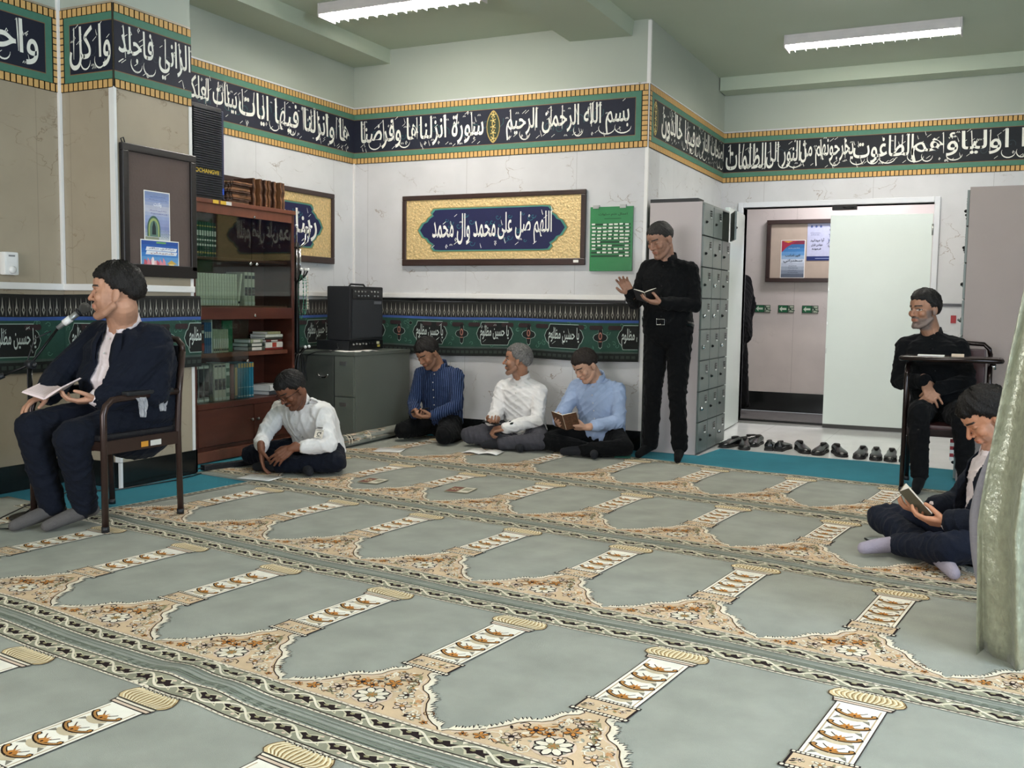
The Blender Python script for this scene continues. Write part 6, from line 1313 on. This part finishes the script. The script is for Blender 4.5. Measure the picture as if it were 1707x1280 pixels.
# --- three men against the back wall
person('person in a navy pinstriped shirt sitting by the grey cabinet and looking at a phone', dict(
    head=(-4.105, 6.86, .73), neck=(-4.07, 6.99, .615), pel=(-4.07, 7.05, .15), Lsh=(-3.915, 7.0, .545), Rsh=(-4.24, 7.0, .545), Lel=(-3.865, 6.93, .31), Rel=(-4.275, 6.92, .31), Lwr=(-3.975, 6.735, .235), Rwr=(-4.165, 6.76, .235),
    Lkn=(-3.83, 6.66, .09), Rkn=(-4.245, 6.70, .10), Lan=(-3.88, 7.02, .07), Ran=(-4.22, 7.05, .07), Ltoe=(-3.86, 7.13, .05), Rtoe=(-4.24, 7.14, .05)),
    dict(fwd=F(2), face=F(18, -36), fat=.98, bulge=.03, skin='a4775e', hairo=dict(vol=.014, top=.008, front=.064, seed=8), must=.3, beard=.4, shirt=stripe, trousers=blackt, sock=dsock, seed=11, buttons=btn,
    Lhand=dict(d=(-.75, -.45, -.1), n=(-.1, .3, 1), t=-1, curl=(.5, .7, .5)), Rhand=dict(d=(.6, -.5, -.15), n=(.1, .3, 1), t=1, curl=(.5, .7, .5))))
t = thing('phone', 'dark phone held in both hands by the person in the pinstriped shirt', 'phone', (-4.075, 6.695, .272), radians(80)); t.rotation_euler = (radians(-18), 0, radians(80)); obj('body', G().box(-.036, .036, -.074, .074, 0, .009, 0, .003), blackp, t); obj('screen', G().box(-.033, .033, -.070, .070, .009, .0096), mat('phone_glass', '08090c', .06), t)
person('grey-haired person in a white shirt and grey trousers looking to the left', dict(
    head=(-3.325, 6.94, .694), neck=(-3.315, 6.995, .56), pel=(-3.30, 7.05, .13), Lsh=(-3.165, 7.0, .455), Rsh=(-3.475, 7.0, .465), Lel=(-3.115, 6.88, .24), Rel=(-3.495, 6.90, .25), Lwr=(-3.31, 6.70, .185), Rwr=(-3.445, 6.72, .235),
    Lkn=(-3.02, 6.75, .10), Rkn=(-3.64, 6.74, .10), Lan=(-3.34, 6.66, .065), Ran=(-3.26, 6.78, .06), Ltoe=(-3.46, 6.64, .05), Rtoe=(-3.14, 6.63, .05)),
    dict(fwd=F(14), face=F(74, 2), hk=1.02, fat=1.0, skin='a5785f', nose=1.06, hairc='2b2826', hairo=dict(vol=.013, top=.006, front=.068, seed=4, grey=.75, thin=.4), must=1, bgrey=.35, eyes=True, beard=.3, shirt=white_s, trousers=grey_t, sock=dsock, seed=17, famp=.0038, buttons=btn,
    Lhand=dict(d=(-.75, -.25, -.15), n=(-.3, .2, -.8), t=-1, curl=(.8, 1.0, .7)), Rhand=dict(d=(.45, -.5, -.1), n=(0, .2, 1), t=1, curl=(.5, .6, .5))))
U = [o for o in bpy.data.objects if o.name.startswith('person') and o.parent is None][-1]
w0 = V3((-3.27, 6.735, .195)); ax = (V3((-3.31, 6.70, .185))-V3((-3.115, 6.88, .24))).normalized(); s1 = ax.cross(V3((0, 0, 1))).normalized(); s2 = ax.cross(s1); g = G(); g.tube([w0+s1*.034*cos(q)+s2*.030*sin(q) for q in [2*pi*i/20 for i in range(20)]], .006, 6, closed=True); wt = obj('wrist_watch', g, mat('watch_strap', '111214', .4), U, world=True)
cc = w0+V3((.1, -.55, .8)).normalized()*.034; g = G(); g.cyl(cc, cc+V3((.1, -.55, .8)).normalized()*.009, .021, 18); o_ = obj('watch_case', g, mat('watch_glass', '0b0c10', .08)); o_.data.transform(inv_root(U)); o_.parent = wt
t = thing('phone', 'dark phone under the right hand of the grey-haired person', 'phone', (-3.40, 6.655, .222), .9); t.rotation_euler = (.1, 0, 1.3); obj('body', G().box(-.035, .035, -.072, .072, 0, .009, 0, .003), blackp, t); obj('screen', G().box(-.032, .032, -.068, .068, .009, .0096), mat('phone_glass', '08090c', .06), t)
person('person in a light blue shirt sitting and reading a brown booklet', dict(
    head=(-2.715, 6.86, .685), neck=(-2.67, 6.98, .585), pel=(-2.64, 7.05, .14), Lsh=(-2.505, 7.0, .495), Rsh=(-2.835, 7.0, .50), Lel=(-2.46, 6.92, .27), Rel=(-2.92, 6.86, .275), Lwr=(-2.645, 6.715, .235), Rwr=(-2.875, 6.735, .25),
    Lkn=(-2.36, 6.78, .10), Rkn=(-2.98, 6.77, .10), Lan=(-2.66, 6.66, .065), Ran=(-2.60, 6.78, .06), Ltoe=(-2.80, 6.66, .05), Rtoe=(-2.53, 6.60, .05)),
    dict(fwd=F(8), face=F(30, -36), fat=1.02, bulge=.04, rolled=.22, skin='c0967f', hairo=dict(vol=.012, top=.008, front=.062, seed=9), hairc='241c18', beard=.12, shirt=lblue, trousers=blackt, sock=dsock, seed=23, famp=.004, buttons=btn,
    Lhand=dict(d=(-.85, -.3, .0), n=(-.2, .5, .8), t=-1, curl=(.45, .6, .4)), Rhand=dict(d=(.25, -.75, .1), n=(.5, .4, .5), t=1, curl=(.5, .6, .5))))
open_book('booklet', 'brown covered booklet held open by the person in the light blue shirt', (-2.775, 6.615, .275), (1, .05, .02), (-.1, .78, .60), .10, .145, .38, mat('cover_brown', '5a3c28', .5, var=.4, scale=60), pages='e6dccb')
# --- standing man
person('person standing in black shirt and trousers, reading with one hand raised', dict(
    head=(-2.142, 6.825, 1.618), neck=(-2.11, 6.905, 1.487), pel=(-2.095, 6.92, .955), Lsh=(-1.940, 6.91, 1.40), Rsh=(-2.26, 6.92, 1.415), Lel=(-1.885, 6.86, 1.155), Rel=(-2.335, 6.86, 1.165), Lwr=(-2.065, 6.655, 1.165), Rwr=(-2.305, 6.665, 1.235),
    Lkn=(-2.0, 6.88, .50), Rkn=(-2.19, 6.90, .50), Lan=(-1.975, 6.90, .095), Ran=(-2.225, 6.97, .095), Ltoe=(-1.955, 6.78, .045), Rtoe=(-2.275, 6.85, .045)),
    dict(fwd=F(4), face=F(28, -26), hk=1.04, fat=1.03, belly=.012, skin='9f7763', hairc='1a1614', hairo=dict(vol=.007, front=.058, grey=.06, seed=12, side=.004, back=-.035), beard=.25, jaw=1.05, shirt=blackc, trousers=blackt, sock=blackt, belt=1, seed=31, leg=.98, hem=.062, collar=blackc, famp=.0028, buttons=mat('black_button', '0a0a0a', .3),
    Lhand=dict(d=(-.80, -.38, .10), n=(.0, .2, 1), t=-1, curl=(.3, .5, .4), th=.7), Rhand=dict(d=(-.35, -.45, .75), n=(.2, -.35, -.1), t=-1, curl=(.3, .45, .4), spread=.14, th=.2)))
open_book('booklet', 'small dark booklet held open by the standing person in black', (-2.165, 6.60, 1.205), (.96, .1, .05), (-.1, .55, .82), .085, .12, .40, mat('cover_dark', '1d1b1c', .5), pages='d9d2c4')
# --- black-clad figure in the corridor
person('black-clad person standing in the corridor, seen from behind beside the open door leaf', dict(
    head=(-2.48, 10.52, 1.66), neck=(-2.47, 10.55, 1.50), pel=(-2.42, 10.55, .93), Lsh=(-2.50, 10.40, 1.43), Rsh=(-2.38, 10.66, 1.43), Lel=(-2.52, 10.36, 1.17), Rel=(-2.31, 10.70, 1.17), Lwr=(-2.6, 10.38, .95), Rwr=(-2.35, 10.66, .95),
    Lkn=(-2.45, 10.50, .5), Rkn=(-2.38, 10.64, .5), Lan=(-2.43, 10.5, .08), Ran=(-2.34, 10.64, .08), Ltoe=(-2.52, 10.46, .03), Rtoe=(-2.46, 10.62, .03)),
    dict(fwd=(-.9, -.4, 0), face=(-.95, -.3, 0), fat=1.05, shirt=blackc, trousers=blackt, sock=blackt, vox=.007, seed=41, leg=1.05, hem=.06, floor=0, skirt=.05))
# --- man on the right chair
person('bearded person in black sitting with crossed hands on the writing-tablet chair', dict(
    head=(-.362, 6.80, 1.142), neck=(-.315, 6.88, .995), pel=(-.235, 6.80, .49), Lsh=(-.155, 6.88, .905), Rsh=(-.465, 6.885, .905), Lel=(-.085, 6.76, .70), Rel=(-.495, 6.84, .675), Lwr=(-.245, 6.60, .655), Rwr=(-.325, 6.62, .695),
    Lkn=(-.10, 6.42, .50), Rkn=(-.345, 6.43, .515), Lan=(-.06, 6.50, .09), Ran=(-.325, 6.50, .095), Ltoe=(-.04, 6.38, .045), Rtoe=(-.335, 6.37, .045)),
    dict(fwd=F(8), face=F(42, -4), fat=.97, skin='9c735b', hairc='191614', hairo=dict(vol=.013, top=.012, front=.068, side=.004, seed=14), beard=.72, bgrey=.35, must=.8, eyes=True, look=-1, shirt=blackc, trousers=blackt, sock=blackt, seed=47, hem=.052, leg=.98, collar=blackc, buttons=mat('black_button', '0a0a0a', .3),
    Rhand=dict(d=(.35, -.45, -.75), n=(.1, .6, -.5), t=1, curl=(.25, .35, .3), spread=.2), Lhand=dict(d=(-.55, -.3, -.65), n=(-.2, .6, -.4), t=-1, curl=(.5, .6, .5))))
# --- man in the right foreground
person('person in a navy suit and grey socks cross-legged by the curtain, reading', dict(
    head=(.028, 4.76, .668), neck=(.075, 4.80, .525), pel=(.075, 4.79, .15), Lsh=(.095, 4.65, .430), Rsh=(.045, 4.98, .425), Lel=(.075, 4.575, .235), Rel=(-.075, 5.00, .235), Lwr=(-.105, 4.62, .215), Rwr=(-.175, 4.86, .225),
    Lkn=(-.10, 4.50, .125), Rkn=(-.415, 5.02, .125), Lan=(-.33, 4.74, .065), Ran=(-.13, 4.57, .065), Ltoe=(-.455, 4.645, .055), Rtoe=(-.07, 4.40, .05)),
    dict(fwd=(-1, -.15, 0), face=(-.80, -.28, -.62), hk=1.03, fat=1.0, bulge=.05, skin='c98e6e', nose=1.05, hairo=dict(vol=.018, top=.016, front=.060, side=.0, seed=15), hairc='15110f', beard=.28, bgrey=.8, must=.2, shirt=pinkw, jacket=navy, open=.105, openlow=-.01, jx=-.03, trousers=cloth('navy_suit_trousers', '161b29', .85), sock=lav, seed=53, vox=.0032, lapel=0, collar=pinkw,
    Lhand=dict(d=(-.85, .15, -.05), n=(.05, .5, .8), t=-1, curl=(.35, .5, .35), th=.6), Rhand=dict(d=(-.75, -.55, -.05), n=(.0, .3, .9), t=1, curl=(.4, .5, .4), th=.6)))
open_book('booklet', 'cream-paged booklet held by the person in the navy suit near the curtain', (-.265, 4.735, .262), (.15, -.98, .05), (.75, .05, .70), .095, .145, .45, mat('cover_olive', '6a6350', .5), pages='eadfce')
# ---------------------------------------------------------------- chairs and microphone
brown_m = mat('brown_tube', '3a2a25', .28, .35, var=.08); vinyl = mat('maroon_vinyl', '35191a', .4, bump=.1, bscale=30); blackv = mat('black_seat_vinyl', '17161a', .42)
def chair_frame(t, x0, x1, yf, yb, arm_z, seat_z, back_z, m, r=.017):
    for x in (x0, x1):
        pts = [(x, yf, .02), (x, yf, arm_z-.07), (x, yf+.015, arm_z-.03), (x, yf+.05, arm_z-.004), (x, yf+.09, arm_z), (x, yb-.0, arm_z+.01)]
        obj('front_leg', G().tube(pts, r, 12), m, t, world=True)
        obj('foot_cap', G().cyl((x, yf, .018), (x, yf, .045), r*1.15, 12), blackp, t, world=True); obj('foot_cap', G().cyl((x, yb+.01, .018), (x, yb+.01, .045), r*1.15, 12), blackp, t, world=True)
        obj('back_leg', G().tube([(x, yb+.012, .02), (x, yb, seat_z), (x, yb+.01, arm_z), (x, yb+.04, back_z-.06)], r, 12), m, t, world=True)
    q = [(x0, yb+.04, back_z-.07), (x0+.008, yb+.044, back_z-.03), (x0+.04, yb+.047, back_z), ((x0+x1)/2, yb+.05, back_z+.01), (x1-.04, yb+.047, back_z), (x1-.008, yb+.044, back_z-.03), (x1, yb+.04, back_z-.07)]
    obj('back_rail', G().tube(q, r, 12), m, t, world=True)
    for x in (x0, x1): obj('side_rail', G().box(x-.012, x+.012, yf+.01, yb, seat_z-.075, seat_z-.01, 0, .003), m, t, world=True)
    obj('front_rail', G().box(x0, x1, yf, yf+.02, seat_z-.06, seat_z-.015, 0, .003), m, t, world=True)
t = thing('armchair', 'brown tubular armchair of the heavy-set person on the left', 'chair', (-4.01, 3.53, .018))
chair_frame(t, -4.262, -3.762, 3.29, 3.765, .655, .468, .93, brown_m, .0165)
obj('seat', G().box(-4.245, -3.778, 3.285, 3.76, .455, .485, 0, .012), blackv, t, world=True); obj('backrest', G().box(-4.24, -3.785, 3.795, 3.82, .60, .90, 0, .01), blackv, t, world=True)
for x in (-4.262, -3.762): obj('arm_pad', G().box(x-.024, x+.024, 3.42, 3.72, .665, .688, 0, .009), blackp, t, world=True)
for x, y_, c in ((-3.748, 3.505, 'c88a2a'), (-3.748, 3.565, 'cfccc4')): obj('sticker', G().box(x, x+.0015, y_, y_+(.045 if c[0:2] == 'c8' else .07), .405, .432), mat('sticker_'+c, c, .5), t, world=True)
film = mat('torn_film', 'd8d8dc', .12, alpha=.45)
for y_, h_ in ((3.47, .10), (3.60, .08)):
    g = G(); R = random.Random(int(y_*100))
    for i in range(7):
        for j in range(6): g.v.append((-3.742+.010*sin(i*2+j), y_+i*.012*(1-j*.12)+j*.007, .652-j*h_/5+.004*R.random()))
    g.f = [(i*6+j, i*6+j+1, (i+1)*6+j+1, (i+1)*6+j) for i in range(6) for j in range(5)]; g.m = [0]*30; g.sm = [False]*30; obj('torn_plastic', g, film, t, world=True)
t = thing('tablet_armchair', 'dark brown tubular chair with a writing tablet, holding the bearded person in black', 'chair', (-.2, 6.66, .018))
dk = mat('dark_brown_tube', '1f1513', .22, .45)
chair_frame(t, -.425, .035, 6.45, 6.875, .80, .43, .93, dk, .0145)
obj('seat', G().box(-.41, .02, 6.46, 6.87, .405, .44, 0, .014), vinyl, t, world=True); obj('backrest', G().box(-.40, .01, 6.905, 6.93, .58, .90, 0, .01), vinyl, t, world=True)
obj('writing_tablet', G().box(-.45, .085, 6.42, 6.665, .835, .862, 0, .012), mat('tablet_laminate', '2a1a17', .22), t, world=True)
obj('tablet_trim', G().tube([(-.452, 6.66, .846), (-.462, 6.60, .846), (-.462, 6.44, .846), (-.44, 6.412, .846), (.07, 6.412, .846), (.095, 6.44, .846), (.095, 6.60, .846), (.085, 6.66, .846)], .015, 10), dk, t, world=True)
obj('clamp', G().lathe([(.02, 0), (.02, .03), (.012, .034)], (.05, 6.56, .79), 12), chrome, t, world=True)
t = thing('leaflet', 'white folded paper on the writing tablet', 'paper', (-.29, 6.52, .863)); obj('sheet', G().box(-.08, .07, -.05, .05, 0, .006), paperm, t)
t = thing('eraser_box', 'small cream box on the writing tablet', 'box', (-.145, 6.50, .863)); obj('body', G().box(-.035, .035, -.02, .02, 0, .017, 0, .002), mat('cream_card', 'cdb9a0', .6), t)
# microphone stand
t = thing('microphone_stand', 'black boom microphone stand in front of the heavy-set person', 'microphone stand', (-4.335, 3.34, .018)); bx, by = -4.335, 3.345
obj('base', G().lathe([(.115, .018), (.115, .028), (.09, .036), (.025, .042), (.016, .06)], (bx, by, 0), 28), blk, t, world=True)
obj('pole', G().cyl((bx, by, .04), (bx, by, .80), .0095, 12), blk, t, world=True); obj('clutch', G().cyl((bx, by, .56), (bx, by, .62), .015, 12), blackp, t, world=True)
obj('boom_joint', G().cyl((bx-.02, by, .80), (bx+.025, by, .80), .022, 14), blackp, t, world=True)
obj('boom_arm', G().tube([(-4.44, 3.24, .735), (bx, by, .80), (-4.243, 3.447, .993)], .007, 10), blk, t, world=True); obj('counterweight', G().cyl((-4.45, 3.23, .728), (-4.42, 3.26, .748), .014, 12), blackp, t, world=True)
obj('tightening_knob', G().lathe([(.012, 0), (.014, .01), (.005, .02)], (bx+.025, by, .80), 10, axis='x'), blackp, t, world=True)
t = thing('microphone', 'silver and black microphone held in the boom clip at the mouth of the singer', 'microphone', (-4.24, 3.46, 1.0)); a0, a1 = V3((-4.250, 3.442, .985)), V3((-4.128, 3.522, 1.098)); d = (a1-a0)
obj('handle', G().tube([a0, a0+d*.3, a0+d*.72], [.011, .013, .017], 16), mat('mic_body', 'a9a9a7', .3, .6), t, world=True); obj('ring', G().cyl(a0+d*.70, a0+d*.76, .0225, 18), blackp, t, world=True)
g = G(); ball(g, a0+d*.93, .0275, n=20); obj('grille', g, mat('mic_grille', '7d7d7b', .4, .7, bump=1, bscale=700), t, world=True); obj('clip', G().cyl(a0+d*.22, a0+d*.45, .018, 14), white, t, world=True)
g = G(); g.tube([(-4.27, 3.42, .97), (-4.33, 3.37, .93), (-4.36, 3.35, .82), (-4.352, 3.34, .5), (-4.355, 3.35, .2), (-4.37, 3.36, .06), (-4.33, 3.24, .024), (-4.25, 3.15, .023), (-4.20, 3.10, .023), (-4.26, 3.06, .023), (-4.36, 3.12, .023), (-4.45, 3.25, .023), (-4.62, 3.55, .023), (-4.75, 3.9, .014), (-4.58, 4.08, .0125), (-4.52, 4.5, .011), (-4.55, 4.75, .0125)], .0038, 7)
tag(obj('microphone_cable', g, mat('black_rubber_cable', '0d0e10', .4)), 'black microphone cable looping on the floor at the stand and along the pier', 'cable')
